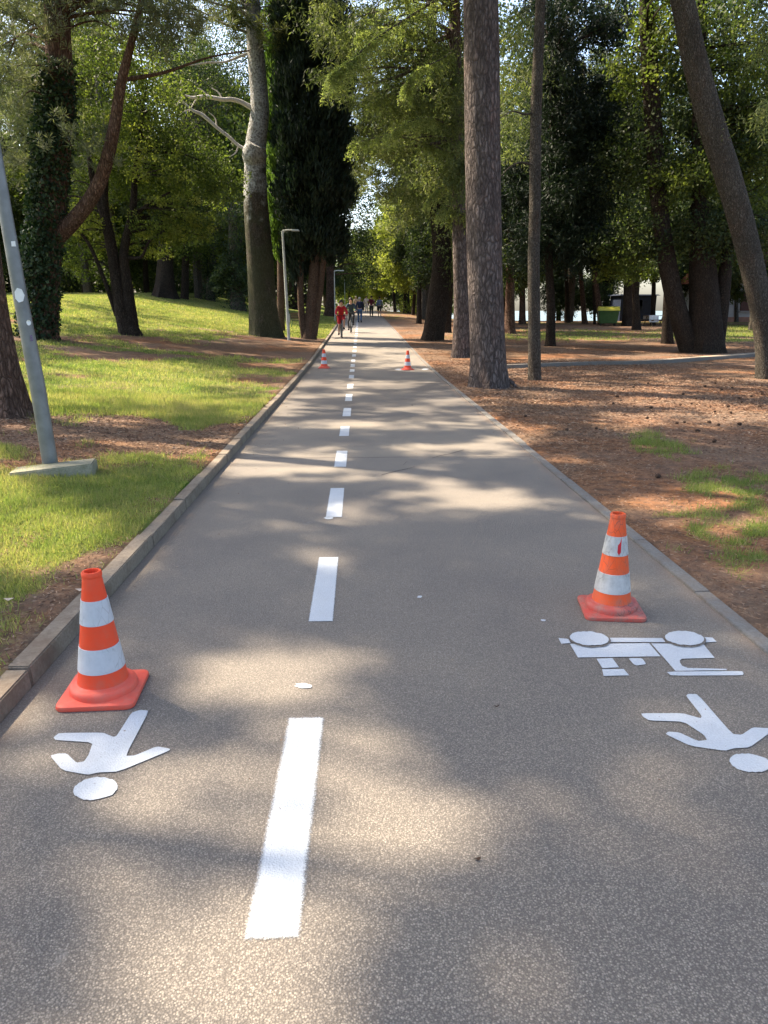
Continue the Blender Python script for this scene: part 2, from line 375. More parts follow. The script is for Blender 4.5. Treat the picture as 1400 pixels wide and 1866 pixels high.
def m_paint():
    t = NT('road_paint'); g = t.geo(); n = t.noise(g, 150, 3, .7); b = t.noise(g, 6, 4)
    c = t.ramp(n, [(.3, (.42, .445, .465)), (.6, (.50, .53, .55))]); c = t.mix(t.ramp(b, [(.45, 0), (.75, .4)]), c, (.41, .42, .43))
    v = t.noise(g, 75, 2, .5); c = t.mix(t.ramp(v, [(.69, 0), (.76, .7)]), c, (.22, .2, .19))
    t.col(c); t.b.inputs['Roughness'].default_value = .7
    vc = t.voro(g, 150); t.bump(vc, .4, .004); return t
M['paint'] = m_paint().m
def m_spray():
    t = m_paint(); a = t.attr('edge'); g = t.geo(); n = t.noise(g, 160, 3, .8); n2 = t.noise(g, 14, 2)
    f = t.math('ADD', t.math('MULTIPLY', a, 2.0), t.math('ADD', t.math('MULTIPLY', t.math('SUBTRACT', n, .5), 1.5), t.math('MULTIPLY', t.math('SUBTRACT', n2, .5), .25)))
    f = t.ramp(f, [(.30, 0), (1.0, 1)])
    tr = t.N('ShaderNodeBsdfTransparent'); ms = t.N('ShaderNodeMixShader'); t.link(f, ms.inputs[0]); t.link(tr.outputs[0], ms.inputs[1]); t.link(t.b.outputs[0], ms.inputs[2])
    t.link(ms.outputs[0], t.out.inputs[0]); return t.m
M['spray'] = m_spray()
def m_cone(name, c, dirt, amt):
    t = NT(name); g = t.tc.outputs['Object']; n = t.noise(g, 9, 5, .7); n2 = t.noise(t.mapping(g, (1, 1, .25)), 30, 4, .7)
    sc_ = t.math('MULTIPLY', t.ramp(n, [(.4, 0), (.72, 1)]), t.ramp(n2, [(.35, .2), (.7, 1)]))
    c_ = t.mix(t.math('MULTIPLY', sc_, amt), c, dirt)
    z_ = t.N('ShaderNodeSeparateXYZ'); t.link(g, z_.inputs[0])
    ft = t.math('MULTIPLY', t.math('SUBTRACT', .16, z_.outputs[2], True), 4.5, True); c_ = t.mix(t.math('MULTIPLY', t.math('MULTIPLY', ft, t.ramp(t.noise(g, 22, 5, .8), [(.42, 0), (.62, 1)])), .75*amt), c_, (.26, .19, .15))
    ck = t.voro(t.mapping(g, (1, 1, .45)), 34, 'DISTANCE_TO_EDGE'); ckm = t.math('MULTIPLY', t.ramp(ck, [(.01, 1), (.035, 0)]), t.ramp(t.noise(g, 7, 3), [(.45, 0), (.6, 1)]))
    c_ = t.mix(t.math('MULTIPLY', ckm, max(0, amt-.6)*2), c_, (.07, .06, .055)); t.col(c_); t.b.inputs['Roughness'].default_value = .55; t.bump(n2, .15, .003); return t.m
M['cone'] = m_cone('cone_orange', (.80, .07, .02), (.50, .13, .08), .6); M['cone_base'] = m_cone('cone_base', (.78, .10, .06), (.6, .25, .18), .4)
M['cone_worn'] = m_cone('cone_orange_worn', (.80, .10, .02), (.35, .16, .11), .9); M['cone_base_worn'] = m_cone('cone_base_worn', (.52, .075, .055), (.32, .2, .16), 1)
M['band'] = m_cone('reflective_band', (.52, .54, .56), (.30, .31, .33), .8); M['band_worn'] = m_cone('reflective_band_worn', (.52, .52, .50), (.14, .13, .12), 1)
M['red_tape'] = plain('red_tape', (.5, .02, .03))
M['galv'] = plain('galvanised', (.20, .21, .205), .45, .3, 6, .35)
M['lampgrey'] = plain('lamp_paint', (.42, .44, .40), .5, .15, 6)
M['sticker'] = plain('sticker', (.7, .72, .72), .5, .1); M['sticker_dark'] = plain('sticker_dark', (.16, .12, .2), .5, .4, 60)
M['black'] = plain('black_rubber', (.02, .02, .022), .7); M['steel'] = plain('steel', (.35, .35, .36), .35, .2, 10, .7)
M['skin'] = plain('skin', (.55, .32, .23), .6, .1); M['hair'] = plain('dark_hair', (.03, .02, .015), .6); M['grey_hair'] = plain('light_hair', (.45, .38, .30), .7)
def cloth(n, c): M[n] = plain(n, c, .9, .3, 8); return M[n]
for n_, c_ in (('red_cloth', (.42, .02, .03)), ('navy', (.025, .03, .055)), ('jeans', (.06, .11, .2)), ('maroon', (.16, .02, .035)), ('greyblue', (.2, .24, .34)), ('charcoal', (.04, .04, .045)), ('beige', (.6, .45, .33)), ('pinkwhite', (.8, .66, .62)), ('teal', (.035, .055, .07))): cloth(n_, c_)
M['green_plastic'] = plain('green_plastic', (.04, .10, .03), .45, .2, 5); M['yellow_plastic'] = plain('yellow_plastic', (.35, .33, .04), .45, .15, 5)
M['wall'] = plain('white_render', (.40, .375, .35), .9, .12, 1.2); M['plinth'] = plain('plinth', (.33, .17, .12), .9, .2, 3); M['shutter'] = plain('brown_shutter', (.09, .035, .025), .6)
M['tile'] = plain('roof_tile', (.34, .13, .08), .9, .3, 6); M['navyhut'] = plain('hut_board', (.015, .025, .05), .6, .3, 5); M['wood'] = plain('bench_wood', (.16, .11, .07), .8, .3, 8)
M['benchgreen'] = plain('bench_green', (.03, .10, .06), .5); M['whitecloth'] = plain('white_cloth', (.75, .75, .75), .9, .1, 5)
M['cone_brown'] = plain('pine_cone_brown', (.06, .035, .022), .9, .5, 60)
t = NT('glass'); t.b.inputs['Transmission Weight'].default_value = 1; t.b.inputs['Roughness'].default_value = .02; M['glass'] = t.m
t = NT('sea'); t.col((.02, .09, .14)); t.b.inputs['Roughness'].default_value = .12; t.b.inputs['Specular IOR Level'].default_value = .6; t.bump(t.noise(t.geo(), 1.5, 4), .5, .15); M['sea'] = t.m
# ------------------------------------------------------------------ ground, path, kerbs, sea
def axis(lo, hi, c0, c1, fine, grow):
    a = list(np.arange(c0, c1, fine)); s = fine; v = c1
    while v < hi: a.append(v); s = min(s*grow, 60); v += s
    a.append(hi); s = fine; v = c0-fine; b = []
    while v > lo: b.append(v); s = min(s*grow, 60); v -= s
    b.append(lo); return np.array(sorted(b)+a)
def grassmask(x, y):
    n = .5*vnoise(x, y, .55, 11)+.3*vnoise(x, y, 1.5, 12)+.2*vnoise(x, y, 4, 13)
    P = np.stack([x, y, gz(x, y)], 1); px, py, d = proj(P)
    l = -1.55-x
    m = .70+(n-.5)*1.5
    m = m-.30*(1-sst(.05, .5, l+(n-.5)*.6))
    j = (n-.5)*50; g2 = lambda v, a_, b_, q: sst(a_-q, a_+q, v)*(1-sst(b_-q, b_+q, v))
    m = m-.45*g2(py+j*.5, 610, 652, 6)-.35*g2(py+j, 640, 730, 12)*sst(380, 470, px+j*2)
    m = m-.42*g2(py+j, 752, 802, 12)*(1-sst(200, 400, px+j*2))
    m = np.where(y > 34, np.maximum(m, .7), m)
    r = .05+(n-.5)*.35
    for (a, b, rx, ry, s_) in ((1200,820,60,14,.6), (1290,868,70,20,.85), (1370,890,60,16,.6), (1240,960,110,30,.5), (1380,1000,60,40,.6), (1300,1010,120,60,.3), (1000,612,160,9,.8), (1340,608,90,12,.95), (900,690,50,10,.1), (1180,800,40,9,.4)):
        q = ((px-a)/(rx*1.35))**2+((py-b)/(ry*1.5))**2; r = r+s_*np.exp(-q)*(-.15+1.6*(.4*n+.6*vnoise(x, y, 5.5, 14)))
    r = np.where(y > 60, .35+(n-.5), r)
    return np.clip(np.where(x < 0, m, r), 0, 1)
xs = np.concatenate([axis(-900, -1.56, -9, -1.56, .09, 1.13), [-1.5, -1.499], axis(2.08, 900, 2.08, 9, .09, 1.13)])
xs = np.unique(np.round(np.concatenate([xs, np.linspace(-1.45, 2.0, 6)]), 4))
ys = axis(-60, 1500, 1.0, 14, .09, 1.035)
X, Y = np.meshgrid(xs, ys); xf, yf = X.ravel(), Y.ravel()
z = gz(xf, yf).copy()
inroad = (xf > -1.5) & (xf < 2.05); z[inroad] -= .03
bump = (.5*vnoise(xf, yf, 2.2, 21)+.5*vnoise(xf, yf, 7, 22)-.5)
z += np.where(xf < -1.6, bump*.05, np.where(xf > 2.15, bump*.035, 0))
nx, ny = len(xs), len(ys); idx = np.arange(nx*ny).reshape(ny, nx)
F = np.stack([idx[:-1, :-1], idx[:-1, 1:], idx[1:, 1:], idx[1:, :-1]], -1).reshape(-1, 4)
me = npmesh('ground', np.stack([xf, yf, z], 1), F, 4, {'grass': grassmask(xf, yf)}, True)
tag(link('ground', me, M['ground']), kind='structure')
def strip(name, x0, x1, ys_, dz, mat, nxs=2):
    xx = np.linspace(x0, x1, nxs); V = np.array([(x_, y_, float(rz(y_))+dz) for y_ in ys_ for x_ in xx]); n = nxs
    F_ = np.array([(i*n+k, i*n+k+1, (i+1)*n+k+1, (i+1)*n+k) for i in range(len(ys_)-1) for k in range(n-1)])
    return link(name, npmesh(name, V, F_, 4, smooth=True), mat)
yr = np.concatenate([np.arange(-6, 16, 1.0), np.arange(16, 110, .8)])
path = tag(strip('path', -1.455, 1.945, yr, 0, M['path'], 8), kind='structure')
rr = random.Random(3)
mb = MB(); y = -5.0                                                  # raised left kerb, stone by stone
while y < 105:
    L = 1.0; j = rr.uniform(-.006, .006); h = .088+rr.uniform(-.006, .006); z0, z1 = float(rz(y)), float(rz(y+L-.012))
    a, b = -1.565+j, -1.452+j
    vs = [(a, y, z0-.1), (b, y, z0-.1), (b, y+L-.012, z1-.1), (a, y+L-.012, z1-.1), (a, y, z0+h), (b-.012, y, z0+h), (b-.012, y+L-.012, z1+h), (a, y+L-.012, z1+h)]
    mb.add(vs, [(3, 2, 1, 0), (4, 5, 6, 7), (0, 1, 5, 4), (1, 2, 6, 5), (2, 3, 7, 6), (3, 0, 4, 7)]); y += L
tag(mb.build('kerb', M['kerb'], bevel=.006), kind='structure')
mb = MB(); y = -5.0
while y < 105:
    L = 1.0; j = rr.uniform(-.005, .005); z0, z1 = float(rz(y)), float(rz(y+L-.008)); a, b = 1.95+j, 2.04+j; h = .012+rr.uniform(-.003, .004)
    vs = [(a, y, z0-.1), (b, y, z0-.1), (b, y+L-.008, z1-.1), (a, y+L-.008, z1-.1), (a, y, z0+h), (b, y, z0+h), (b, y+L-.008, z1+h), (a, y+L-.008, z1+h)]
    mb.add(vs, [(3, 2, 1, 0), (4, 5, 6, 7), (0, 1, 5, 4), (1, 2, 6, 5), (2, 3, 7, 6), (3, 0, 4, 7)]); y += L
tag(mb.build('kerb', M['strip'], bevel=.003), kind='structure')
# side path on the right with its low edging
edge = catmull([G(905, 672), G(1000, 668), G(1090, 665), G(1190, 663), G(1290, 656), G(1400, 648), G(1560, 636)], 8)
mb = MB(); mp = MB()
for i in range(len(edge)-1):
    p, q = Vector(edge[i]), Vector(edge[i+1]); d = (q-p).normalized(); nrm = Vector((-d.y, d.x, 0)).normalized()
    p.z = float(gz(p.x, p.y)); q.z = float(gz(q.x, q.y))
    def qd(o, a, b, za, zb):
        u0, u1 = p+nrm*a, p+nrm*b; v0, v1 = q+nrm*a, q+nrm*b
        o.add([(u0.x, u0.y, p.z+za), (v0.x, v0.y, q.z+za), (v1.x, v1.y, q.z+zb), (u1.x, u1.y, p.z+zb)], [(0, 1, 2, 3)])
    qd(mb, -.08, -.08, -.1, .10); qd(mb, -.08, .05, .10, .10); qd(mb, .05, .05, .10, .03)
    qd(mp, .052, .95, .05, .035)
tag(mb.build('kerb', M['strip']), kind='structure'); tag(mp.build('side_path', M['sidepath']), kind='structure')
me = npmesh('sea', np.array([(8., 78, -1.0), (2500, 78, -1.0), (2500, 2500, -1.0), (8, 2500, -1.0)]), np.array([[0, 1, 2, 3]]), 4)
tag(link('sea', me, M['sea']), kind='structure')
# cracks of the asphalt: thin dark seams on the path
mb = MB()
for pts in ([(695, 866), (722, 859), (741, 855), (756, 851)], [(788, 835), (805, 830), (822, 827), (845, 820)], [(735, 848), (742, 842), (748, 850)]):
    P = [G(*p) for p in pts]; P = catmull(P, 5)
    for i in range(len(P)-1):
        a, b = P[i], P[i+1]; wv = .006*(1+.6*rr.random()); j0, j1 = rr.uniform(-.008, .008), rr.uniform(-.008, .008)
        mb.add([(a[0], a[1]-wv, .003), (b[0], b[1]-wv, .003), (b[0], b[1]+wv, .003), (a[0], a[1]+wv, .003)], [(0, 1, 2, 3)])
mb.build('crack', plain('crack_fill', (.05, .047, .045), .9), path)
# ------------------------------------------------------------------ painted markings
dash = [(1705, 1312, 'nearest and largest dash of the centre line, with a sun spot across its middle'),
        (1132, 1017, 'white centre line dash level with the two nearest traffic cones'),
        (943, 890, 'white centre line dash with a round white paint dot at its near end')]
def marking(name, poly, zoff=.004, parent=None, mat='paint'):
    P = [Vector((p[0], p[1], float(rz(p[1]))+zoff)) for p in poly]
    bm = bmesh.new(); vs = [bm.verts.new(p) for p in P]; f = bm.faces.new(vs); f.normal_update()
    if f.normal.z < 0: f.normal_flip()
    bmesh.ops.triangulate(bm, faces=bm.faces[:])
    me = bpy.data.meshes.new(name); bm.to_mesh(me); bm.free(); return link(name, me, M[mat], parent)
def spraydash(y0, y1, xc, hw, soft, label):
    e = soft; ys_ = [y0-e, y0+e]+list(np.linspace(y0+e, y1-e, 6))[1:-1]+[y1-e, y1+e]; xs_ = [xc-hw-e, xc-hw+e, xc+hw-e, xc+hw+e]
    V, At = [], []
    for i, yv in enumerate(ys_):
        for k, xv in enumerate(xs_):
            V.append((xv+(.014*(yv-y0) if y0 < 2 else 0), yv, float(rz(yv))+.004)); At.append(0. if i in (0, len(ys_)-1) or k in (0, 3) else 1.)
    n = 4; F_ = []; last = len(ys_)-2
    for i in range(last+1):
        for k in range(3):
            a, b, c, d = i*n+k, i*n+k+1, (i+1)*n+k+1, (i+1)*n+k
            F_ += [(a, b, d), (b, c, d)] if (i, k) in ((0, 2), (last, 0)) else [(a, b, c), (a, c, d)]
    o = link('centre_line_dash', npmesh('centre_line_dash', np.array(V), np.array(F_), 3, {'edge': np.array(At)}), M['spray'])
    tag(o, label, 'road marking', 'dashes of the painted centre line'); return o
dl = [(1705, 1312), (1132, 1017), (943, 890), (851, 822), (795, 777), (759, 744), (731, 718.5), (708, 700), (689.6, 683.6), (678, 673.3), (668.6, 663.8), (659.6, 655.2)]
words = ['nearest and longest white dash of the centre line, with a sun spot on it',
 'second white dash of the centre line from the camera, between the two nearest cones',
 'third white dash from the camera, with a white paint dot touching its near end',
 'fourth white dash of the centre line, just before the seam across the asphalt',
 'fifth white dash, between the two seams that cross the asphalt',
 'sixth white dash, first one on the darker asphalt past the far seam',
 'seventh white dash of the centre line from the camera, on dark asphalt', 'eighth white dash from the camera, crossed by a wide sunny streak',
 'ninth white dash of the centre line, just nearer than the far cones', 'tenth white dash of the centre line, level with the far pair of cones',
 'eleventh white dash of the centre line, just past the far cones', 'twelfth white dash of the centre line, second one past the far cones']
for (a, b), wd in zip(dl, words):
    y0, y1 = G(640, a)[1], G(640, b)[1]
    if y0 < 2: xc, hw = -.246, .060
    else: xc, hw = -.222, .060
    spraydash(y0, y1, xc, hw, .022 if y0 < 2.6 else .011, wd)
y = G(640, 659.6)[1]+2.05
for i in range(13, 30):
    spraydash(y, y+.95, -.215+.004*(y-24)*0.3, .064, .006, 'tiny white dash of the centre line beyond the far cones'); y += 2.05
def Q(pts): return [G(*p) for p in pts]
def zin(x0, y0, s, pts): return [(x0+x/s, y0+y/s) for x, y in pts]
# walking figure by the left cone (crop origin 60,1270, x5)
def roundpoly(pts, it=2):
    pts = [np.array(p) for p in pts]
    for _ in range(it):
        o = []
        for i in range(len(pts)):
            a, b = pts[i], pts[(i+1) % len(pts)]; o += [a*.88+b*.12, a*.12+b*.88]
        pts = o
    return pts
def ellipse_px(cx, cy, rx, ry, tilt, n=40):
    return [(cx+rx*math.cos(a)*math.cos(tilt)-ry*math.sin(a)*math.sin(tilt), cy+rx*math.cos(a)*math.sin(tilt)+ry*math.sin(a)*math.cos(tilt)) for a in [2*math.pi*k/n for k in range(n)]]
k1 = empty('pedestrian_symbol', Vector(G(170, 1400))); k1.location.z = 0
def child_mark(name, poly, par):
    o = marking(name, poly); o.parent = par; o.matrix_parent_inverse = Matrix.Translation(-par.location); return o
tag(k1, 'white walking figure painted upside down on the path below the left cone', 'road marking', 'painted walking figures')
child_mark('body', roundpoly(Q(zin(60, 1270, 5, [(240, 340), (640, 335), (735, 382), (765, 370), (900, 160), (980, 132), (1060, 134), (845, 555), (930, 545), (1130, 462), (1255, 482), (1240, 500), (780, 690), (600, 700), (500, 720), (270, 682), (160, 552), (230, 525), (310, 530), (400, 610), (470, 605), (510, 540), (548, 425), (210, 408), (190, 385)])), 1), k1)
child_mark('head', Q(ellipse_px(60+572/5, 1270+850/5, 203/5, 102/5, -.14)), k1)
k2 = empty('pedestrian_symbol', Vector(G(1300, 1340))); k2.location.z = 0
tag(k2, 'white walking figure painted at the right edge, below the two wheeled stencil', 'road marking', 'painted walking figures')
child_mark('body', roundpoly(Q(zin(1000, 1120, 3.5, [(875, 525), (890, 515), (950, 513), (1170, 770), (1230, 778), (1300, 728), (1400, 730), (1440, 742), (1410, 760), (1280, 858), (1180, 862), (1125, 878), (900, 845), (745, 768), (760, 755), (830, 757), (950, 812), (1010, 808), (990, 780), (860, 690), (640, 682), (600, 660), (588, 635), (850, 638), (970, 670), (975, 655)])), 1), k2)
child_mark('head', Q(ellipse_px(1000+1285/3.5, 1120+955/3.5, 134/3.5, 58/3.5, .14)), k2)
k3 = empty('roller_symbol', Vector(G(1190, 1190))); k3.location.z = 0
tag(k3, 'white stencil with two round wheels painted upside down in front of the right cone', 'road marking')
ZZ = lambda p: Q(zin(1000, 1120, 3.5, p))
for nm, p in (('bar', [(62, 158), (126, 160), (140, 188), (80, 190)]), ('bar', [(392, 155), (725, 155), (745, 182), (382, 184)]), ('bar', [(992, 152), (1045, 152), (1070, 182), (1002, 182)]),
              ('panel', [(135, 194), (370, 194), (640, 191), (712, 275), (186, 280)]),
              ('support', [(305, 286), (405, 286), (448, 346), (342, 350)]), ('support', [(340, 358), (478, 356), (513, 395), (350, 398)])):
    child_mark(nm, ZZ(p), k3)
child_mark('knob', roundpoly(ZZ([(508, 285), (595, 284), (622, 325), (560, 330), (540, 322)]), 1), k3)
child_mark('seat', ZZ([(654, 192), (985, 192), (1000, 215), (1058, 283), (850, 286), (836, 296), (836, 312), (850, 332), (885, 350), (1130, 354), (1138, 362), (808, 364)]), k3)
child_mark('footboard', roundpoly(ZZ([(750, 373), (1232, 369), (1243, 382), (1236, 396), (780, 397)]), 1), k3)
def overmark(name, pts, mat, z_, par):
    o = marking(name, pts, z_, None, mat); o.parent = par; o.matrix_parent_inverse = Matrix.Translation(-par.location); return o
for cx_, cy_, rx_, ry_ in ((258, 167, 125, 44), (865, 165, 125, 44)):
    overmark('wheel_gap', Q(ellipse_px(1000+(cx_+5)/3.5, 1120+(cy_+2)/3.5, (rx_+9)/3.5, (ry_+6)/3.5, .08)), 'path', .008, k3)
    overmark('wheel', Q(ellipse_px(1000+cx_/3.5, 1120+cy_/3.5, rx_/3.5, ry_/3.5, .08)), 'paint', .012, k3)
for i, (a, b, rx, ry, l) in enumerate(((554, 1252, 14, 5, 'round white paint dot just beyond the nearest centre line dash'), (599, 945, 7, 2.5, 'tiny white paint dot at the near end of the third dash'),
        (728, 673.5, 7, 1.6, 'white paint dot beside the far right cone'), (775, 673, 6, 1.4, 'white paint dot on the kerb side of the far right cone'), (765, 1089, 5, 2, 'faint white fleck on the asphalt between the second dash and the right cone'), (990, 1132, 5, 2, 'white paint fleck to the left of the right cone'))):
    p = [((x-a)*(1+.25*math.sin(3*k)+.2*math.sin(7*k+i))+a, y_) for k, (x, y_) in enumerate(ellipse_px(a, b, rx, ry, 0, 18))]
    o = marking('paint_spot', Q(p)); tag(o, l, 'paint spot')
# ------------------------------------------------------------------ traffic cones
def make_cone(worn):
    r = empty('traffic_cone', (0, 0, 0)); sfx = '_worn' if worn else ''
    mb = MB(); s_ = .162; c_ = .035; pr = []
    for qx, qy in ((1, 1), (-1, 1), (-1, -1), (1, -1)):
        base = math.atan2(qy, qx)-math.pi/4
        for k in range(5):
            a = base+k*math.pi/8; pr.append((qx*(s_-c_)+c_*math.cos(a), qy*(s_-c_)+c_*math.sin(a)))
    n = len(pr)
    def ring(k, z_): return [(x*k, y_*k, z_) for x, y_ in pr]
    vs = ring(.98, .001)+ring(1.0, .010)+ring(.985, .022)+ring(.93, .026)+ring(.5, .034); fs = []
    for i in range(4):
        for k in range(n): fs.append((i*n+k, i*n+(k+1) % n, (i+1)*n+(k+1) % n, (i+1)*n+k))
    fs.append(tuple(4*n+k for k in range(n))); fs.append(tuple(range(n))[::-1])
    mb.add(vs, fs)
    mb.lathe([(.141, .020), (.141, .042), (.138, .052), (.130, .060), (.118, .063), (.110, .064), (.105, .068)], 40)
    mb.build('base', M['cone_base'+sfx], r, True)
    mb = MB(); rad = lambda z_: .104-(z_-.06)*(.104-.037)/(.545-.06)
    mb.lathe([(rad(.06)+.003, .058), (rad(.06), .07), (rad(.13), .13), (rad(.24), .24), (rad(.335), .335), (rad(.45), .45), (rad(.535), .535), (.041, .538), (.041, .552), (.037, .558), (.029, .558), (.027, .54), (.030, .45)], 40)
    mb.build('body', M['cone'+sfx], r, True)
    for z0, z1 in ((.128, .235), (.335, .44)):
        mb = MB(); mb.lathe([(rad(z0)+.0005, z0), (rad(z0)+.0025, z0+.001), (rad(z1)+.0025, z1-.001), (rad(z1)+.0005, z1)], 40); mb.build('reflective_band', M['band'+sfx], r, True)
    return r
cA = make_cone(False); p = G(191, 1262); cA.location = (p[0], p[1], 0); cA.rotation_euler = (0, 0, R(3))
tag(cA, 'clean orange and white traffic cone beside the left kerb, behind the painted walker', 'traffic cone', 'traffic cones on the path')
cB = make_cone(True); p = G(1113, 1112); cB.location = (p[0], p[1], 0); cB.rotation_euler = (R(.8), R(-.6), R(-7))
tag(cB, 'scuffed orange and white traffic cone with a strip of red tape, near the right edge', 'traffic cone', 'traffic cones on the path')
mb = MB(); mb.add([(.006, -.0515, .438), (.016, -.0525, .435), (.014, -.067, .36), (.004, -.0705, .345), (-.004, -.0665, .36), (-.001, -.0575, .41)], [(0, 5, 4, 3, 2, 1)])
o = mb.build('tape_strip', M['red_tape'], cB)
for px_, py_, l in ((591, 671, 'small distant traffic cone by the left kerb, far from the camera'), (743, 674, 'small distant traffic cone on the right half of the path, far from the camera')):
    c = copy_tree(cA); p = G(px_, py_); c.location = (p[0], p[1], float(rz(p[1]))); c.rotation_euler = (0, 0, R(20 if px_ > 600 else -8)); c.scale = (.93,)*3; tag(c, l)
# ------------------------------------------------------------------ leaning lamp post at the left
p = G(98, 853); LY = p[1]
lp = empty('lamp_post', Vector(p)); tag(lp, 'leaning grey steel lamp post with stickers in a tilted concrete block on the left lawn', 'lamp post')
def rel(o, par): o.parent = par; o.matrix_parent_inverse = Matrix.Translation(-par.location); return o
P = [A(94, 857, LY), A(68, 700, LY), A(38, 545, LY), A(9, 380, LY), A(-60, -20, LY), A(-125, -420, LY)]
mb = MB(); mb.tube(P, [.071, .069, .062, .056, .05, .042], 12); rel(mb.build('pole', M['galv'], None, True), lp)
T = Vector(P[-1]); mb = MB(); mb.tube([T, T+Vector((-.05, 0, .3)), T+Vector((.3, 0, .45)), T+Vector((.9, 0, .5))], [.035, .03, .028, .025], 8); rel(mb.build('arm', M['galv'], None, True), lp)
mb = MB(); mb.box(T+Vector((1.15, 0, .5)), (.6, .25, .1), 0, .7); rel(mb.build('lamp_head', M['lampgrey'], None, False, .02), lp)
mb = MB(); bc = Vector(G(100, 866)); 
mb.box((0, 0, 0), (.72, .40, .15)); blk = mb.build('base_block', M['block'], None, False, .012)
blk.location = bc+Vector((-.02, .06, .005)); blk.rotation_euler = (R(-3), R(-4), R(14)); blk.parent = lp; blk.matrix_parent_inverse = Matrix.Translation(-lp.location)
def sticker(px_, py_, w_, h_, mat, n=4):
    c = A(px_, py_, LY-.075); mb = MB()
    if n == 4: pts = [(-.5, -.5), (.5, -.5), (.45, .5), (-.5, .45)]
    else: pts = [(.5*math.cos(2*math.pi*k/n), .5*math.sin(2*math.pi*k/n)) for k in range(n)]
    mb.add([(c[0]+x*w_, c[1]-.001+abs(x)*.018, c[2]+y_*h_) for x, y_ in pts], [tuple(range(len(pts)))]); rel(mb.build('sticker', M[mat], None), lp)
sticker(24, 444, .038, .045, 'sticker'); sticker(35, 538, .09, .13, 'sticker', 7); sticker(52, 588, .042, .05, 'sticker', 12); sticker(57, 616, .022, .055, 'sticker_dark')
# ------------------------------------------------------------------ foliage generator
def leaves(C, D, L, W, tint, rng, name):
    n = len(C); D = D/np.maximum(np.linalg.norm(D, axis=1, keepdims=True), 1e-6)
    S = np.cross(D, rng.normal(size=(n, 3))); S /= np.maximum(np.linalg.norm(S, axis=1, keepdims=True), 1e-6)
    L = L*(.7+.6*rng.rand(n, 1)); W = W*(.7+.6*rng.rand(n, 1))
    V = np.stack([C, C+D*L*.45+S*W*.5, C+D*L, C+D*L*.45-S*W*.5], 1).reshape(-1, 3)
    F = np.arange(n*4).reshape(n, 4)
    return npmesh(name, V, F, 4, {'tint': np.repeat(np.clip(tint, 0, 1), 4)})
def clusters_to_leaves(K, kind, size, rng, axis_c=None, name='foliage'):
    """K: (N,4) cluster centres+radius"""
    C, r = K[:, :3], K[:, 3:4]; N = len(C)
    per, L, W = {'broad': (46, .085, .052), 'pine': (95, .15, .015), 'cypress': (70, .17, .045), 'cedar': (100, .10, .022), 'canopy': (95, .19, .06), 'ivy': (1, .09, .085)}[kind]
    L, W = L*size, W*size
    if kind == 'pine': W *= 1.25
    ct = rng.rand(N)*.8+.1
    idx_ = np.repeat(np.arange(N), per); n = len(idx_)
    off = rng.normal(size=(n, 3)); off /= np.linalg.norm(off, axis=1, keepdims=True); rad = rng.rand(n, 1)**.45
    if kind in ('pine', 'canopy'):
        tc_ = rng.normal(size=(N*6, 3)); tc_ /= np.linalg.norm(tc_, axis=1, keepdims=True); tc_ *= rng.rand(N*6, 1)**.4*.9; tc_[:, 2] *= .6
        ti = idx_*6+rng.randint(0, 6, n)
        P_ = C[idx_]+tc_[ti]*r[idx_]; D = off.copy(); D[:, 2] += .45; P_ = P_+off*.02
        t_ = ct[idx_]*.6+.4*rng.rand(N*6)[ti]
    elif kind == 'broad':
        P_ = C[idx_]+off*rad*r[idx_]*np.array([1, 1, .75]); D = rng.normal(size=(n, 3)); D[:, 2] -= .3; t_ = ct[idx_]*.65+.35*rng.rand(n)
    elif kind == 'cypress':
        P_ = C[idx_]+off*rad*r[idx_]*np.array([.8, .8, 1.4]); D = rng.normal(size=(n, 3))*.35; D[:, 2] += 1
        if axis_c is not None:
            o_ = C[idx_]-axis_c; o_[:, 2] = 0; D += o_/np.maximum(np.linalg.norm(o_, axis=1, keepdims=True), .1)*.35
        t_ = ct[idx_]*.7+.3*rng.rand(n)
    elif kind == 'cedar':
        ang = rng.rand(N)*6.283; bd = np.stack([np.cos(ang), np.sin(ang), -.25+0*ang], 1)
        s_ = (rng.rand(n, 1)-.5)*2.2
        P_ = C[idx_]+bd[idx_]*s_*r[idx_]+off*np.array([.28, .28, .0])*r[idx_]*rng.rand(n, 1); P_[:, 2] -= (rng.rand(n)**1.5)*r[idx_, 0]*.9+.1*s_[:, 0]**2
        D = off*.8; D[:, 2] -= .5; t_ = ct[idx_]*.6+.4*rng.rand(n)
    elif kind == 'ivy':
        P_ = C[idx_]+off*rad*r[idx_]; D = rng.normal(size=(n, 3)); D[:, 2] -= .8; t_ = rng.rand(n)**1.5
    return leaves(P_, D, L, W, t_, rng, name)
TREES = []
def px_tube(mb, pts, Y, n=14, wob=.05, flare=None, seed=0, dy=0, base=None):
    q = []
    for i, p in enumerate(pts):
        yy = Y+dy*i; a = A(p[0], p[1], yy); q.append(np.array([a[0], a[1], a[2], p[2]*MPP(yy)/2*1.03]))
    if base is not None: q[0][:3] = base; q[0][2] -= .12
    c = catmull(q, 6); mb.tube([tuple(v[:3]) for v in c], [max(.01, v[3]) for v in c], n, True, wob, flare, seed)
    return c
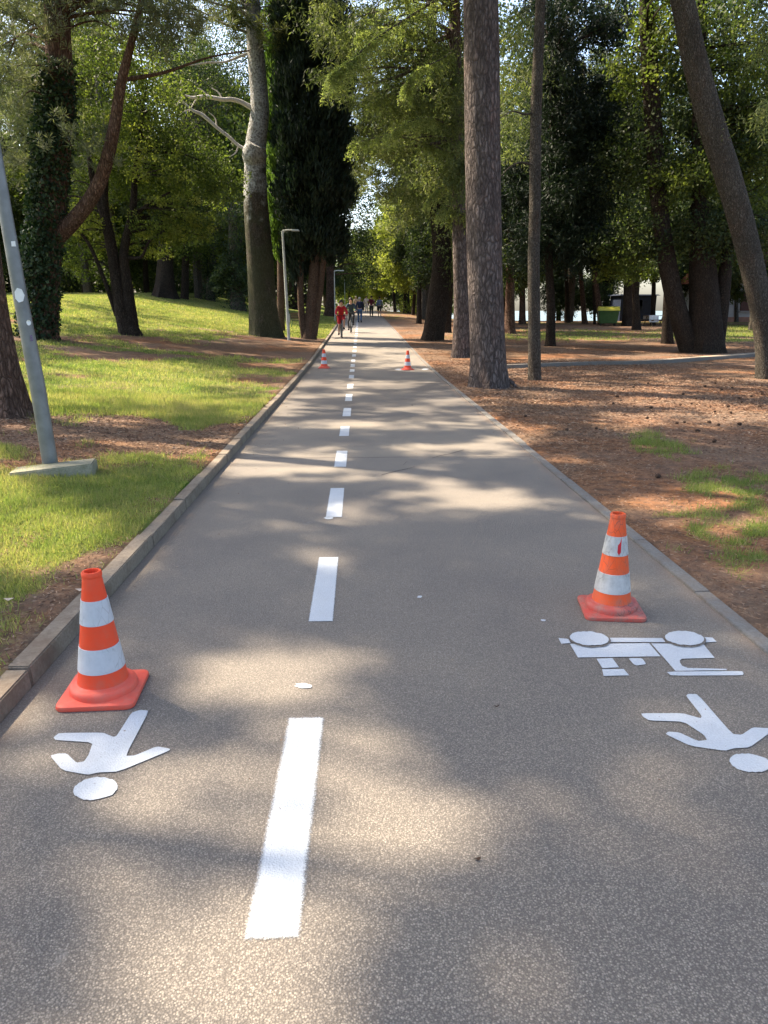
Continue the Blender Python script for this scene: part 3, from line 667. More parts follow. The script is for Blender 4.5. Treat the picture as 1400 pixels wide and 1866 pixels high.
def blob_clusters(blobs, Y, rng, filt=True):
    out = []
    for b in blobs:
        if b[0] == 'w': _, x, y_, z_, rx, ry, rzz, n, cr = b; c = np.array([x, y_, z_]); rad = np.array([rx, ry, rzz])
        else:
            px_, py_, dY, rpx, rpy, rd, n, cr = b; c = A(px_, py_, Y+dY); s_ = MPP(Y+dY); rad = np.array([rpx*s_, rd, rpy*s_])
        o = rng.normal(size=(n, 3)); o /= np.linalg.norm(o, axis=1, keepdims=True); o *= (rng.rand(n, 1)**.38)
        P_ = c+o*rad; out.append(np.concatenate([P_, np.full((n, 1), cr)*(.7+.6*rng.rand(n, 1))], 1))
    K = np.concatenate(out)
    if filt:
        hit = shade_hit(K[:, :3]); lit = litmap(hit)
        for ox, oy in ((.44, .1), (-.44, -.1), (.1, -.44), (-.1, .44), (.25, .25), (-.25, -.25)): lit = np.maximum(lit, .92*litmap(hit+np.array([ox, oy, 0])*np.where(hit[:, 1:2] > 6, .4, .6)))
        lit = lit*np.where(K[:, 2] > 10, 1, np.where(K[:, 1] > 36, 0, .6)); K = K[rng.rand(len(K)) > lit]  # thins the crowns wherever litmap wants sun on the ground
    g = gz(K[:, 0], K[:, 1]); K = K[K[:, 2] > g+1.2]
    return K
def keep_out(K, boxes):
    px_, py_, d = proj(K[:, :3]); m = np.ones(len(K), bool)
    for (a, b, c, e) in boxes: m &= ~((px_ > a) & (px_ < c) & (py_ > b) & (py_ < e) & (d > 0))
    return K[m]
def tree(name, label, base, stems, bark, crowns, group=None, seed=1, branches=(), dead=(), ivy=None, droop=None, flare=.35, cat='tree', twigs=True, filt=True):
    rng = np.random.RandomState(seed); bp = G(*base); Y = bp[1]; bp = np.array([bp[0], Y, float(gz(bp[0], Y))])
    root = empty(name, Vector(bp)); tag(root, label, cat, group)
    mb = MB(); ax = []
    for i, s_ in enumerate(stems): ax += px_tube(mb, s_, Y, 20, .045, flare if i == 0 else None, seed+i, base=bp if i == 0 else None)
    for i, s_ in enumerate(branches): px_tube(mb, s_, Y, 10, .05, None, seed+20+i, dy=-.15)
    tr_ = rel(mb.build('trunk', M[bark], None, True), root)
    AX = np.array([a[:3] for a in ax])
    bb = MB(); few = []
    for ki, (kind, mat, size, blobs) in enumerate(crowns):
        K = blob_clusters(blobs, Y, rng, filt)
        if len(K) == 0: continue
        me = clusters_to_leaves(K, kind, size, rng, np.array([bp[0], Y, 0]), 'crown'); rel(link('crown', me, M[mat]), root)
        if twigs:
            m = min(len(K), 46)
            for c in K[rng.choice(len(K), m, replace=False)]:
                cand = AX[(AX[:, 2] < c[2]+.3) & (AX[:, 2] > min(.72*c[2], .88*AX[:, 2].max()))]
                if len(cand) == 0: continue
                a = cand[np.argmin(np.linalg.norm(cand-c[:3], axis=1)+.5*np.abs(c[2]-cand[:, 2]))]
                d_ = c[:3]-a; ln = np.linalg.norm(d_)
                if ln < .3 or ln > 6.5: continue
                mid = a+d_*.5+np.array([0, 0, .10*ln])+rng.normal(size=3)*.06*ln; r0 = min(.09, .014*ln+.01)
                cc = catmull([a, mid, c[:3]], 4); few.append((cc, r0))
    for cc, r0 in few:
        bb.tube([tuple(v) for v in cc], list(np.linspace(r0, .008, len(cc))), 5)
        if len(few) < 9: rel(bb.build('branch', M[bark], None, True), root); bb = MB()
    if bb.v: rel(bb.build('branches', M[bark], None, True), root)
    if dead:
        for i, s_ in enumerate(dead):
            mb = MB(); px_tube(mb, s_, Y, 8, .08, None, seed+40+i, dy=-.1); rel(mb.build('dead_branch', M['dead_wood'], None, True), root)
    if droop:
        C, D = [], []; db = MB()
        for s_ in droop:
            q = [A(p[0], p[1], Y+(p[2] if len(p) > 2 else 0)) for p in s_]; c = catmull(q, 8); db.tube([tuple(v) for v in c], list(np.linspace(.035, .008, len(c))), 5)
            c = np.array(c); m = int(26*np.linalg.norm(c[-1]-c[0])); u = rng.rand(m)**.7; ii = np.clip((u*(len(c)-1)).astype(int), 0, len(c)-2); P0 = c[ii]+(c[ii+1]-c[ii])*rng.rand(m, 1)
            for p0 in P0:
                a = rng.rand()*6.283; ln = rng.uniform(.2, .62); side = np.array([math.cos(a), math.sin(a), 0])*ln*.55; k = 46; v_ = rng.rand(k)[:, None]
                pp = p0+side*v_+np.array([0, 0, -1])*(v_**1.8)*ln+rng.normal(size=(k, 3))*.02; dd_ = rng.normal(size=(k, 3))*.8+side/ln+np.array([0, 0, -.5]); C.append(pp); D.append(dd_)
        C = np.concatenate(C); D = np.concatenate(D); n_ = len(C)
        me = leaves(C, D, np.full((n_, 1), .075), np.full((n_, 1), .022), np.clip(rng.normal(.5, .25, n_), 0, 1), rng, 'drooping_foliage'); rel(link('drooping_foliage', me, M['cedar_light']), root)
        rel(db.build('boughs', M[bark], None, True), root)
    if ivy:
        top, wfac, nn, bias = ivy; C = []
        axy = [a for a in ax if a[2] < top]
        per = max(1, nn//max(1, len(axy)))
        K = []
        for a in axy:
            th = rng.rand(per)*6.283; rr_ = (a[3]*1.05+rng.rand(per)**2*wfac*a[3])[:, None]
            o = np.stack([np.cos(th)-bias*.35, np.sin(th)-.15, rng.rand(per)*.8/np.maximum(rr_[:, 0], .05)-.3], 1)*rr_; K.append(a[:3]+o)
        K = np.concatenate(K); K = np.concatenate([K, np.full((len(K), 1), .03)], 1)
        me = clusters_to_leaves(K, 'ivy', 1.15, rng, None, 'ivy'); rel(link('ivy', me, M['ivy']), root)
    return root
# ------------------------------------------------------------------ trees left of the path
tree('pine_tree', 'brown pine trunk cut off by the left edge, behind the leaning lamp post', (12, 755),
     [[(12, 755, 78), (-4, 640, 56), (-22, 500, 46), (-38, 300, 42), (-55, 0, 38), (-62, -500, 34), (-60, -1050, 22)]], 'red_bark',
     [('canopy', 'needle', 1, [('w', -5.5, 12, 11.5, 6.0, 5.5, 1.6, 1250, .45)])], seed=11, flare=.55)
tree('ivy_pine', 'tall red brown pine with ivy up its trunk and one long upswept limb, left lawn', (78, 617),
     [[(78, 617, 44), (84, 520, 42), (92, 430, 42), (103, 300, 41), (112, 200, 40), (105, 60, 38), (100, -100, 35), (95, -350, 26)]], 'red_bark',
     [('pine', 'needle_grey', 1.15, [(60, -70, 0, 190, 70, 3, 110, .5), (15, 60, -1, 90, 80, 2, 150, .45), (10, 10, 2, 120, 80, 2, 150, .5), (0, 130, 3, 90, 90, 2, 100, .5), (200, -20, 2, 130, 50, 2, 80, .5), (270, 0, -.5, 130, 55, 2, 90, .42), (300, 60, -.5, 60, 40, 1, 30, .35), (20, 190, -.5, 70, 70, 1.5, 45, .4), (150, 270, -.6, 60, 55, 1.2, 40, .36), (40, 290, 0, 60, 40, 1.5, 30, .36)]),
      ('canopy', 'needle', 1, [('w', -10.5, 23, 16, 5.5, 6, 2, 600, .6)])], seed=12,
     branches=[[(92, 440, 32), (140, 395, 25), (180, 335, 22), (205, 250, 19), (222, 150, 15), (242, 70, 11), (265, -30, 7)], [(232, 145, 7), (300, 132, 5), (380, 105, 3), (455, 92, 2)]],
     dead=[[(100, 215, 8), (118, 232, 6), (125, 240, 3)]], ivy=(7.6, .55, 13000, .55))
tree('holm_oak', 'leafy oak forking low into several slim stems in the middle of the left lawn', (238, 610),
     [[(236, 611, 34), (222, 560, 26), (208, 480, 18), (196, 410, 15), (172, 340, 11), (160, 260, 7)], [(226, 575, 22), (212, 500, 17), (198, 430, 15), (190, 360, 13), (196, 250, 8)],
      [(240, 600, 26), (232, 520, 18), (226, 460, 15), (242, 385, 12), (247, 310, 9), (262, 200, 6)]], 'dark_bark',
     [('broad', 'leaf_oak', 1.15, [(180, 300, 1.4, 85, 60, 1.4, 120, .42), (290, 280, 1.5, 90, 80, 2, 170, .45), (250, 170, 0, 110, 70, 2.5, 180, .45), (345, 340, 2, 80, 60, 1.6, 110, .42), (125, 390, 1, 40, 35, 1.2, 45, .32), (290, 210, 1, 50, 80, 2, 90, .42), (310, 420, 1, 80, 28, 2, 60, .32), (140, 470, .5, 34, 40, 1, 40, .3), (190, 60, 1, 110, 60, 2, 110, .45), (400, 330, 1.5, 45, 60, 2, 60, .4)]),
      ('broad', 'leaf_yellow', 1.1, [(175, 410, 1, 40, 50, .8, 34, .26), (150, 400, -.5, 30, 30, 1, 16, .25), (320, 400, .4, 70, 40, 1.4, 50, .28), (280, 440, 1.2, 40, 30, 1, 24, .25), (260, 260, -1.4, 90, 70, .8, 36, .3)])], seed=13,
     branches=[[(214, 575, 10), (190, 510, 7), (165, 450, 6), (140, 415, 4)], [(234, 470, 7), (258, 468, 5), (272, 440, 4), (300, 420, 3)], [(240, 400, 7), (270, 372, 5), (310, 350, 3)]])
tree('pine_tree', 'thick grey pine trunk with a flared foot, far back on the left lawn', (300, 543), [[(300, 543, 30), (301, 480, 26), (303, 400, 22), (305, 300, 18)]], 'dark_bark',  # darker bark stands in for the shade on this trunk
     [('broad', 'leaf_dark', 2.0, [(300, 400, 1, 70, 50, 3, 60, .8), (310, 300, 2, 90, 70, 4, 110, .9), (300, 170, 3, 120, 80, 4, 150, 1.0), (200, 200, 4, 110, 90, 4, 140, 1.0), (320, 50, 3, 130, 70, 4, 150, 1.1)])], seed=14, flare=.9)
tree('thin_tree', 'slim dark trunk just right of the thick flared trunk at the back of the lawn', (337, 546), [[(337, 546, 13), (338, 500, 12), (340, 430, 10), (350, 330, 8)]], 'dark_bark',
     [('broad', 'leaf_oak', 2.0, [(350, 440, 0, 45, 35, 3, 50, .7), (370, 380, 2, 60, 45, 3, 60, .8)])], seed=15)
tree('ivy_tree', 'slim trunk wrapped in dark ivy left of the mossy pine, far back on the lawn', (383, 549), [[(383, 549, 15), (385, 490, 15), (388, 420, 13), (392, 300, 11)]], 'grey_bark',
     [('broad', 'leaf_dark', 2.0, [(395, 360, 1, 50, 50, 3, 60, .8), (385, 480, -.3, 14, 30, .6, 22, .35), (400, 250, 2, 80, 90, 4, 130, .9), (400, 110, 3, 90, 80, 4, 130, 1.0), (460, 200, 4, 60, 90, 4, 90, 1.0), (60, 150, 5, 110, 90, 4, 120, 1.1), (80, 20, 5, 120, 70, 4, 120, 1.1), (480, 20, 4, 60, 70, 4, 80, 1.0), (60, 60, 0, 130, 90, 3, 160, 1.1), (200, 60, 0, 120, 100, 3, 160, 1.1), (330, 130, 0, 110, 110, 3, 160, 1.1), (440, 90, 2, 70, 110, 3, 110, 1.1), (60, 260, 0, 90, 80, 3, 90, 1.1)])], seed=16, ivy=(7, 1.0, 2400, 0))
tree('ivy_tree', 'leafy ivy clad stump like trunk close to the left side of the mossy pine', (434, 566), [[(434, 566, 24), (430, 520, 20), (426, 460, 16), (424, 380, 14)]], 'grey_bark',
     [('broad', 'leaf_dark', 1.8, [(424, 500, -.3, 26, 40, 1, 55, .45), (405, 510, -.5, 22, 30, .8, 28, .35), (420, 400, 0, 40, 60, 2, 70, .7)])], seed=17, ivy=(6, 1.4, 2400, 0))
tree('mossy_pine', 'mossy green pine trunk paling towards the top with bare white limbs, left of the path', (485, 612),
     [[(485, 612, 50), (478, 545, 46), (472, 450, 43), (467, 380, 40), (466, 320, 36), (467, 262, 33), (474, 200, 29), (468, 120, 27), (463, 50, 25), (455, -60, 22), (445, -170, 14)]], 'moss_bark',
     [('pine', 'needle', 1.5, [(440, -30, 0, 130, 55, 3, 90, .6), (370, 25, -1, 100, 40, 2, 70, .5), (480, 60, -1, 60, 22, 1, 18, .35), (545, 20, 0, 60, 30, 2, 30, .5)])], seed=18, flare=.4,
     dead=[[(458, 196, 8), (440, 186, 7), (422, 181, 6.5), (405, 181, 6), (375, 176, 6), (352, 178, 4.5), (334, 172, 1.6)], [(462, 278, 6), (436, 266, 5), (418, 250, 5.4), (395, 232, 5), (370, 210, 5.5), (350, 200, 4), (322, 174, 1.2)], [(462, 94, 4.5), (435, 104, 4), (410, 113, 3), (380, 114, 2.4), (340, 120, 1.2)], [(455, 30, 5), (420, 14, 4), (385, 32, 1.5)],
           [(405, 181, 3), (398, 168, 2), (385, 160, 1)], [(362, 176, 3), (352, 190, 2), (345, 204, 1)], [(395, 232, 3), (392, 215, 2), (380, 204, 1)], [(350, 200, 2.5), (338, 202, 1.8), (326, 212, .8)], [(435, 264, 2.5), (430, 278, 2), (418, 286, 1)], [(338, 173, 2), (328, 182, 1.4), (320, 196, .8)], [(380, 176, 2.5), (368, 164, 1.6), (358, 160, .8)]],
     branches=[[(466, 300, 34), (464, 280, 40), (468, 262, 30)]])
tree('cypress_tree', 'tall dark column cypress with splayed reddish stems, left of the path', (563, 618),
     [[(566, 618, 22), (568, 560, 19), (572, 500, 17), (576, 430, 15), (575, 300, 12), (572, 100, 9)], [(556, 616, 14), (549, 560, 11), (548, 500, 10), (552, 430, 9)], [(572, 612, 13), (582, 540, 11), (590, 460, 10), (594, 400, 8)]], 'cyp_bark',
     [('cypress', 'cypress_leaf', 1.5, [(575, 425, 0, 52, 45, 1.3, 130, .35), (570, 350, 0, 66, 62, 1.6, 200, .38), (572, 260, 0, 68, 70, 1.7, 230, .38), (573, 160, 0, 68, 80, 1.7, 240, .38), (570, 60, 0, 66, 70, 1.7, 200, .38), (562, -40, 0, 52, 60, 1.4, 130, .38), (545, 470, 0, 30, 40, .8, 40, .3), (600, 440, 0, 30, 40, .8, 45, .3)])], seed=19, filt=False)
tree('cypress_tree', 'bright green slender cypress strip squeezed between the mossy pine and the dark cypress', (512, 603), [[(512, 603, 14), (512, 560, 13), (512, 480, 12), (508, 300, 10), (506, 100, 7)]], 'cyp_bark',
     [('cypress', 'cypress_light', 1.5, [(513, 430, 0, 17, 50, .7, 40, .3), (507, 350, 0, 20, 60, .9, 60, .32), (505, 250, 0, 24, 70, 1, 80, .32), (507, 150, 0, 28, 70, 1, 90, .32), (515, 60, 0, 30, 70, 1, 90, .32)])], seed=20, filt=False)
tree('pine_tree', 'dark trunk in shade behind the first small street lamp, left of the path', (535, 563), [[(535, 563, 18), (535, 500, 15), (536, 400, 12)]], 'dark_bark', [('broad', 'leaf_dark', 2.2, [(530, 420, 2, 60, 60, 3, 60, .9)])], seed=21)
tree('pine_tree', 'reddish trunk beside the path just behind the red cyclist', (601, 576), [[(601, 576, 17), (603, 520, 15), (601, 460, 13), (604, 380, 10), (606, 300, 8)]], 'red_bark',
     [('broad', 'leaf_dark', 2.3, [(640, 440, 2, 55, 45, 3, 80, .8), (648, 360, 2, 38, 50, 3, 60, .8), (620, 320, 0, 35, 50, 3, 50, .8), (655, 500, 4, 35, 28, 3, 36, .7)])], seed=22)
# ------------------------------------------------------------------ trees right of the path
tree('pine_tree', 'big straight grey barked pine, the thickest trunk, right beside the path', (893, 705),
     [[(893, 705, 62), (890, 640, 60), (885, 500, 59), (881, 350, 58), (878, 200, 57), (876, 0, 54), (873, -300, 47), (870, -700, 32)]], 'pine_bark',
     [('canopy', 'needle', 1, [('w', 1.5, 17.5, 14.5, 6.5, 6.5, 2.0, 1000, .55)])], seed=31, flare=.42,
     branches=[[(922, 690, 9), (934, 698, 7), (942, 707, 4)]])
tree('slim_pine', 'slim straight brown trunk just right of the big pine', (975, 692),
     [[(975, 692, 23), (974, 600, 21), (973, 480, 20), (975, 380, 19), (977, 200, 18), (985, 0, 15), (992, -300, 10)]], 'grey_bark',
     [('cedar', 'cedar', 1.1, [(935, 110, 1.5, 34, 70, 1.6, 46, .5), (938, 220, 1.5, 30, 50, 1.4, 32, .45)]), ('canopy', 'needle', 1, [('w', 5.5, 19.5, 12, 5, 5, 1.6, 500, .5)])], seed=32, flare=.2, twigs=False,
     branches=[[(974, 302, 4), (950, 296, 3), (930, 304, 2), (914, 320, 1.4)], [(976, 205, 4), (955, 208, 3), (935, 203, 2), (912, 214, 1.2)]])
tree('pine_tree', 'straight tan trunk lit at its foot, left of the big pine', (840, 651),
     [[(840, 651, 31), (841, 560, 27), (839, 460, 25), (836, 350, 22), (832, 200, 20), (828, 0, 17), (826, -160, 12)]], 'pine_bark',
     [('cedar', 'cedar', 1.5, [(780, 60, 0, 75, 60, 2.5, 90, .7), (700, 70, -.5, 75, 32, 1.6, 50, .6), (770, 170, 0, 70, 50, 2, 75, .65), (800, 280, 1, 45, 60, 1.6, 50, .55), (690, 170, -.5, 55, 22, 1.2, 26, .5), (700, 262, 0, 50, 12, 1, 16, .4), (842, 20, 1, 24, 80, 1.5, 40, .6), (836, 300, -1, 20, 60, .8, 24, .4), (832, 180, -1, 24, 60, .8, 24, .4), (830, 390, 0, 22, 22, .6, 9, .4), (640, 10, 0, 90, 30, 2, 50, .6), (600, 130, -1, 40, 60, 1, 14, .45)]),
      ('canopy', 'needle', 1, [('w', -1.0, 28, 14, 7, 6, 1.5, 620, .6)])], seed=33, flare=.3,
     droop=[[(830, 110, 0), (770, 60, -1), (700, 52, -1.5), (652, 66, -2)], [(830, 20, 0), (760, 5, -1), (700, -10, -1.5)], [(832, 200, 0), (780, 175, -.6), (720, 172, -1), (672, 190, -1)],
            [(834, 285, 0), (780, 262, -.6), (710, 248, -1), (640, 262, -1.2)], [(833, 240, 0), (790, 215, -1.5), (745, 222, -2), (700, 250, -2)], [(836, 330, 0), (800, 345, -.5), (776, 372, -.5)],
            [(830, 90, 0), (800, 110, -2), (760, 130, -3), (735, 165, -3)], [(836, 400, 0), (856, 380, -.6), (866, 400, -.6)], [(828, -20, 0), (700, 60, -3), (640, 110, -4), (600, 140, -4.5)], [(834, 390, 0), (815, 375, -.5), (795, 392, -.8)]],
     branches=[[(832, 60, 9), (790, 80, 7), (745, 130, 5), (690, 150, 4), (655, 160, 2)], [(832, 250, 7), (790, 262, 5), (735, 268, 3)], [(830, 0, 8), (770, 30, 6), (700, 45, 4)]])
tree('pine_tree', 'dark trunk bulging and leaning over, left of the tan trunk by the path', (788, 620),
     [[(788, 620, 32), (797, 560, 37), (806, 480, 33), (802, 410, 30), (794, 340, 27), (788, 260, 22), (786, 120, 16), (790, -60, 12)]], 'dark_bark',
     [('cedar', 'cedar', 1.9, [(760, 330, 0, 45, 50, 2, 46, .75), (745, 230, 1, 50, 50, 2.5, 55, .8), (800, 180, 1, 60, 90, 3, 100, .85), (740, 100, 2, 60, 60, 3, 70, .85), (830, 440, 0, 30, 60, 2, 40, .6), (810, 330, 2, 40, 50, 2, 40, .7)]),
      ('pine', 'needle', 2.4, [(720, 330, 4, 40, 40, 2, 26, .9), (700, 230, 3, 38, 40, 2, 22, .9), (665, 270, 5, 30, 40, 2, 16, .9), (665, 200, 5, 40, 80, 3, 44, .9), (655, 310, 8, 28, 40, 3, 24, .8), (650, 120, 5, 60, 70, 3, 46, 1.0), (690, 20, 5, 80, 60, 3, 50, 1.0), (720, 170, 6, 60, 60, 3, 40, 1.0)])], seed=34, flare=.4)
tree('pine_tree', 'second dark trunk close behind the leaning one right of the path', (812, 606), [[(812, 606, 18), (816, 540, 17), (822, 460, 15), (826, 380, 12)]], 'dark_bark', [('cedar', 'leaf_dark', 2.0, [(835, 420, 0, 35, 70, 2, 60, .7)])], seed=35)
tree('small_tree', 'slim trunk under dark hanging foliage beyond the leaning trunk', (764, 590), [[(764, 590, 9), (764, 540, 8), (766, 480, 7), (770, 400, 5)]], 'dark_bark',
     [('broad', 'leaf_dark', 2.0, [(768, 480, 0, 30, 40, 2, 60, .6), (772, 410, 0, 34, 50, 2, 70, .65)]), ('broad', 'leaf_oak', 2.0, [(755, 350, 1, 40, 40, 2, 50, .7)])], seed=36)
tree('small_tree', 'distant dark trunk under yellow green foliage at the far bend of the path', (741, 571), [[(741, 571, 12), (741, 530, 10), (742, 470, 8), (745, 400, 5)]], 'dark_bark',
     [('broad', 'leaf_yellow', 3.4, [(715, 440, 0, 42, 40, 4, 70, 1.1), (702, 490, -2, 36, 30, 3, 50, 1.0), (735, 390, 0, 35, 40, 4, 50, 1.1), (770, 520, 2, 40, 26, 3, 40, 1)])], seed=37)
tree('slim_cedar', 'slender trunk under very dark hanging foliage, right of the slim brown trunk', (1003, 631), [[(1003, 631, 17), (1004, 560, 15), (1001, 480, 13), (1003, 350, 11), (1010, 100, 8)]], 'dark_bark',
     [('cedar', 'cypress_leaf', 2.1, [(1060, 440, 0, 55, 45, 1.8, 100, .6), (1045, 340, 0, 70, 60, 2, 150, .65), (1050, 240, 0, 70, 60, 2, 140, .65), (1010, 150, 0, 45, 60, 2, 80, .65), (1110, 190, 1, 45, 70, 2, 100, .65), (1040, 20, 0, 90, 45, 2.5, 110, .65), (960, 420, 1, 30, 60, 2, 60, .6), (940, 330, 2, 35, 60, 2, 60, .6), (1110, 40, 0, 20, 30, 2, 16, .6)])], seed=38, filt=False)
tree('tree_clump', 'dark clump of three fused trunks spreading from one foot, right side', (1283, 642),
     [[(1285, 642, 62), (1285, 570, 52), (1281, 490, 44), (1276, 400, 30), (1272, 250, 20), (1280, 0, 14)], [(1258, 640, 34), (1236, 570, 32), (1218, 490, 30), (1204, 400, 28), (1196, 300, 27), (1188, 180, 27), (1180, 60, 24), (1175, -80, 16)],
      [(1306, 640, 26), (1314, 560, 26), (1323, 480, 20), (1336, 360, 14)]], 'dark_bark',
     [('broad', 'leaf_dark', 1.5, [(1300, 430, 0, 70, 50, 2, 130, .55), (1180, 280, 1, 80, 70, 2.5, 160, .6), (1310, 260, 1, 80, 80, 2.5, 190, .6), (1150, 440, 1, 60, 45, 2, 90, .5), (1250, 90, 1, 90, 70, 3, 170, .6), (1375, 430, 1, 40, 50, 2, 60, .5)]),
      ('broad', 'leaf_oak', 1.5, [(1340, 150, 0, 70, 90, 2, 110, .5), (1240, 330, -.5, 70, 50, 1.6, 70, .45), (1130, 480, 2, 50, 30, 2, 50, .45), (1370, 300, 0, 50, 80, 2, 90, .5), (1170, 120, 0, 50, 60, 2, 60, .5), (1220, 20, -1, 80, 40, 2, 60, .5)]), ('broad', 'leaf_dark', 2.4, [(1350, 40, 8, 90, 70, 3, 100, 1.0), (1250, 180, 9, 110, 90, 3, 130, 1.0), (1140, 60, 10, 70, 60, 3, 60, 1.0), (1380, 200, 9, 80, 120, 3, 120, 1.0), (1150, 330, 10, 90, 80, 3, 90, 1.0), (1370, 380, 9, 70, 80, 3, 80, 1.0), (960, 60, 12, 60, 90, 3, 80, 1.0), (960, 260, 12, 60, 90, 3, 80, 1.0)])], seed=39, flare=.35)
tree('leaning_pine', 'grey trunk leaning across the top right corner, nearest tree on the right', (1402, 690),
     [[(1406, 690, 36), (1392, 590, 36), (1363, 455, 39), (1332, 340, 40), (1297, 225, 40), (1267, 110, 37), (1244, 0, 35), (1212, -150, 34), (1180, -420, 22)]], 'grey_bark',
     [('cedar', 'cedar', .9, [(1395, 50, -3, 24, 30, .8, 12, .35), (1392, 195, -3, 24, 26, .7, 12, .35)]), ('canopy', 'needle', 1, [('w', 7.5, 22, 14, 6, 6, 1.8, 620, .55)])], seed=40, flare=.3, twigs=False)
tree('dark_trunk', 'dark upright trunk just left of the fused clump', (1217, 626), [[(1217, 626, 20), (1217, 570, 17), (1219, 500, 14), (1222, 400, 10)]], 'dark_bark', [('broad', 'leaf_dark', 1.8, [(1215, 430, 0, 40, 60, 2, 60, .55)])], seed=41)
far = [(1161, 601, 15, 'dark leaning trunk directly right of the green waste container', 'dark_bark', -4), (1145, 594, 20, 'wide dark trunk touching the right side of the green waste container', 'dark_bark', 0),
       (1096, 592, 11, 'reddish trunk just left of the green waste container', 'red_bark', -12), (1084, 591, 5, 'very thin trunk left of the reddish one by the waste container', 'dark_bark', -3),
       (1066, 590, 10, 'short trunk below dark hanging foliage, left of the container', 'red_bark', -8), (1035, 588, 9, 'thin trunk against the bright sea, right of the slender cedar', 'dark_bark', -3),
       (952, 590, 12, 'red lit trunk seen between the big pine and the slim trunk', 'red_bark', 1), (929, 608, 20, 'wide reddish trunk just right of the big pine', 'red_bark', 1), (1262, 590, 10, 'distant trunk seen between the stems of the fused clump', 'red_bark', 2),
       (1342, 587, 8, 'slim trunk in front of the white building', 'grey_bark', 0), (1190, 592, 9, 'thin trunk beside the dark blue hut', 'dark_bark', 2), (915, 590, 9, 'thin trunk nearly hidden by the big pine', 'dark_bark', 0)]
for i, (px_, py_, w_, lab, bk, ln) in enumerate(far):
    tree('background_tree', lab, (px_, py_), [[(px_, py_, w_), (px_+ln*.4, py_-40, w_*.85), (px_+ln, py_-100, w_*.7), (px_+ln*1.4, py_-200, w_*.5)]], bk,
         [('broad', 'leaf_dark' if i % 3 else 'leaf_oak', 2.2, [(px_+ln, py_-140, 0, 46, 36, 2.5, 46, .8), (px_+ln+10, py_-220, 1, 55, 55, 3, 70, .9)]+([(px_+8, py_-100, 0, 34, 18, 2, 18, .6)] if 1100 < px_ < 1200 else []))], seed=50+i, twigs=False)
# ------------------------------------------------------------------ off-frame pines whose crowns are placed and thinned to shade the path
def pine_world(x, y_, h, r_, n, lab, seed, cr=.6, dens='needle'):
    rng = np.random.RandomState(seed); z0 = float(gz(x, y_)); root = empty('pine_tree', (x, y_, z0)); tag(root, lab, 'tree', 'pines around the path')
    mb = MB(); c = catmull([np.array([x, y_, z0-.1, .32]), np.array([x+.1, y_, z0+h*.4, .26]), np.array([x-.1, y_+.2, z0+h*.75, .2]), np.array([x, y_, z0+h, .1])], 6)
    mb.tube([tuple(v[:3]) for v in c], [v[3] for v in c], 14, True, .05, .4, seed); rel(mb.build('trunk', M['pine_bark'], None, True), root)
    K = blob_clusters([('w', x, y_, z0+h, r_, r_, 1.5, n, cr)], y_, rng)
    rel(link('crown', clusters_to_leaves(K, 'canopy', 1, rng, None, 'crown'), M[dens]), root)
    bb = MB()
    for q in K[rng.choice(len(K), min(40, len(K)), replace=False)]:
        a = np.array([x, y_, z0+h*rng.uniform(.62, .9)]); mid = (a+q[:3])/2+rng.normal(size=3)*.3; cc = catmull([a, mid, q[:3]], 4)
        bb.tube([tuple(v) for v in cc], list(np.linspace(.08, .01, len(cc))), 5)
    rel(bb.build('branches', M['pine_bark'], None, True), root)
for i, (x, y_, h, r_, n) in enumerate([(-11, 6.5, 12, 5.5, 1000), (-13, 13.5, 13, 5.5, 700), (-9.5, -1.5, 12, 5.5, 300), (-17, 22, 14, 6, 500), (-17.8, 32, 13, 7, 950), (-21, 42, 15, 7, 500), (7, 3, 14, 6, 400), (13, 12, 13, 5.5, 350), (17, 24, 13, 6, 350)]):
    pine_world(x, y_, h, r_, n, 'tall off-frame umbrella pine, its wide crown shaped to shade the path', 80+i)
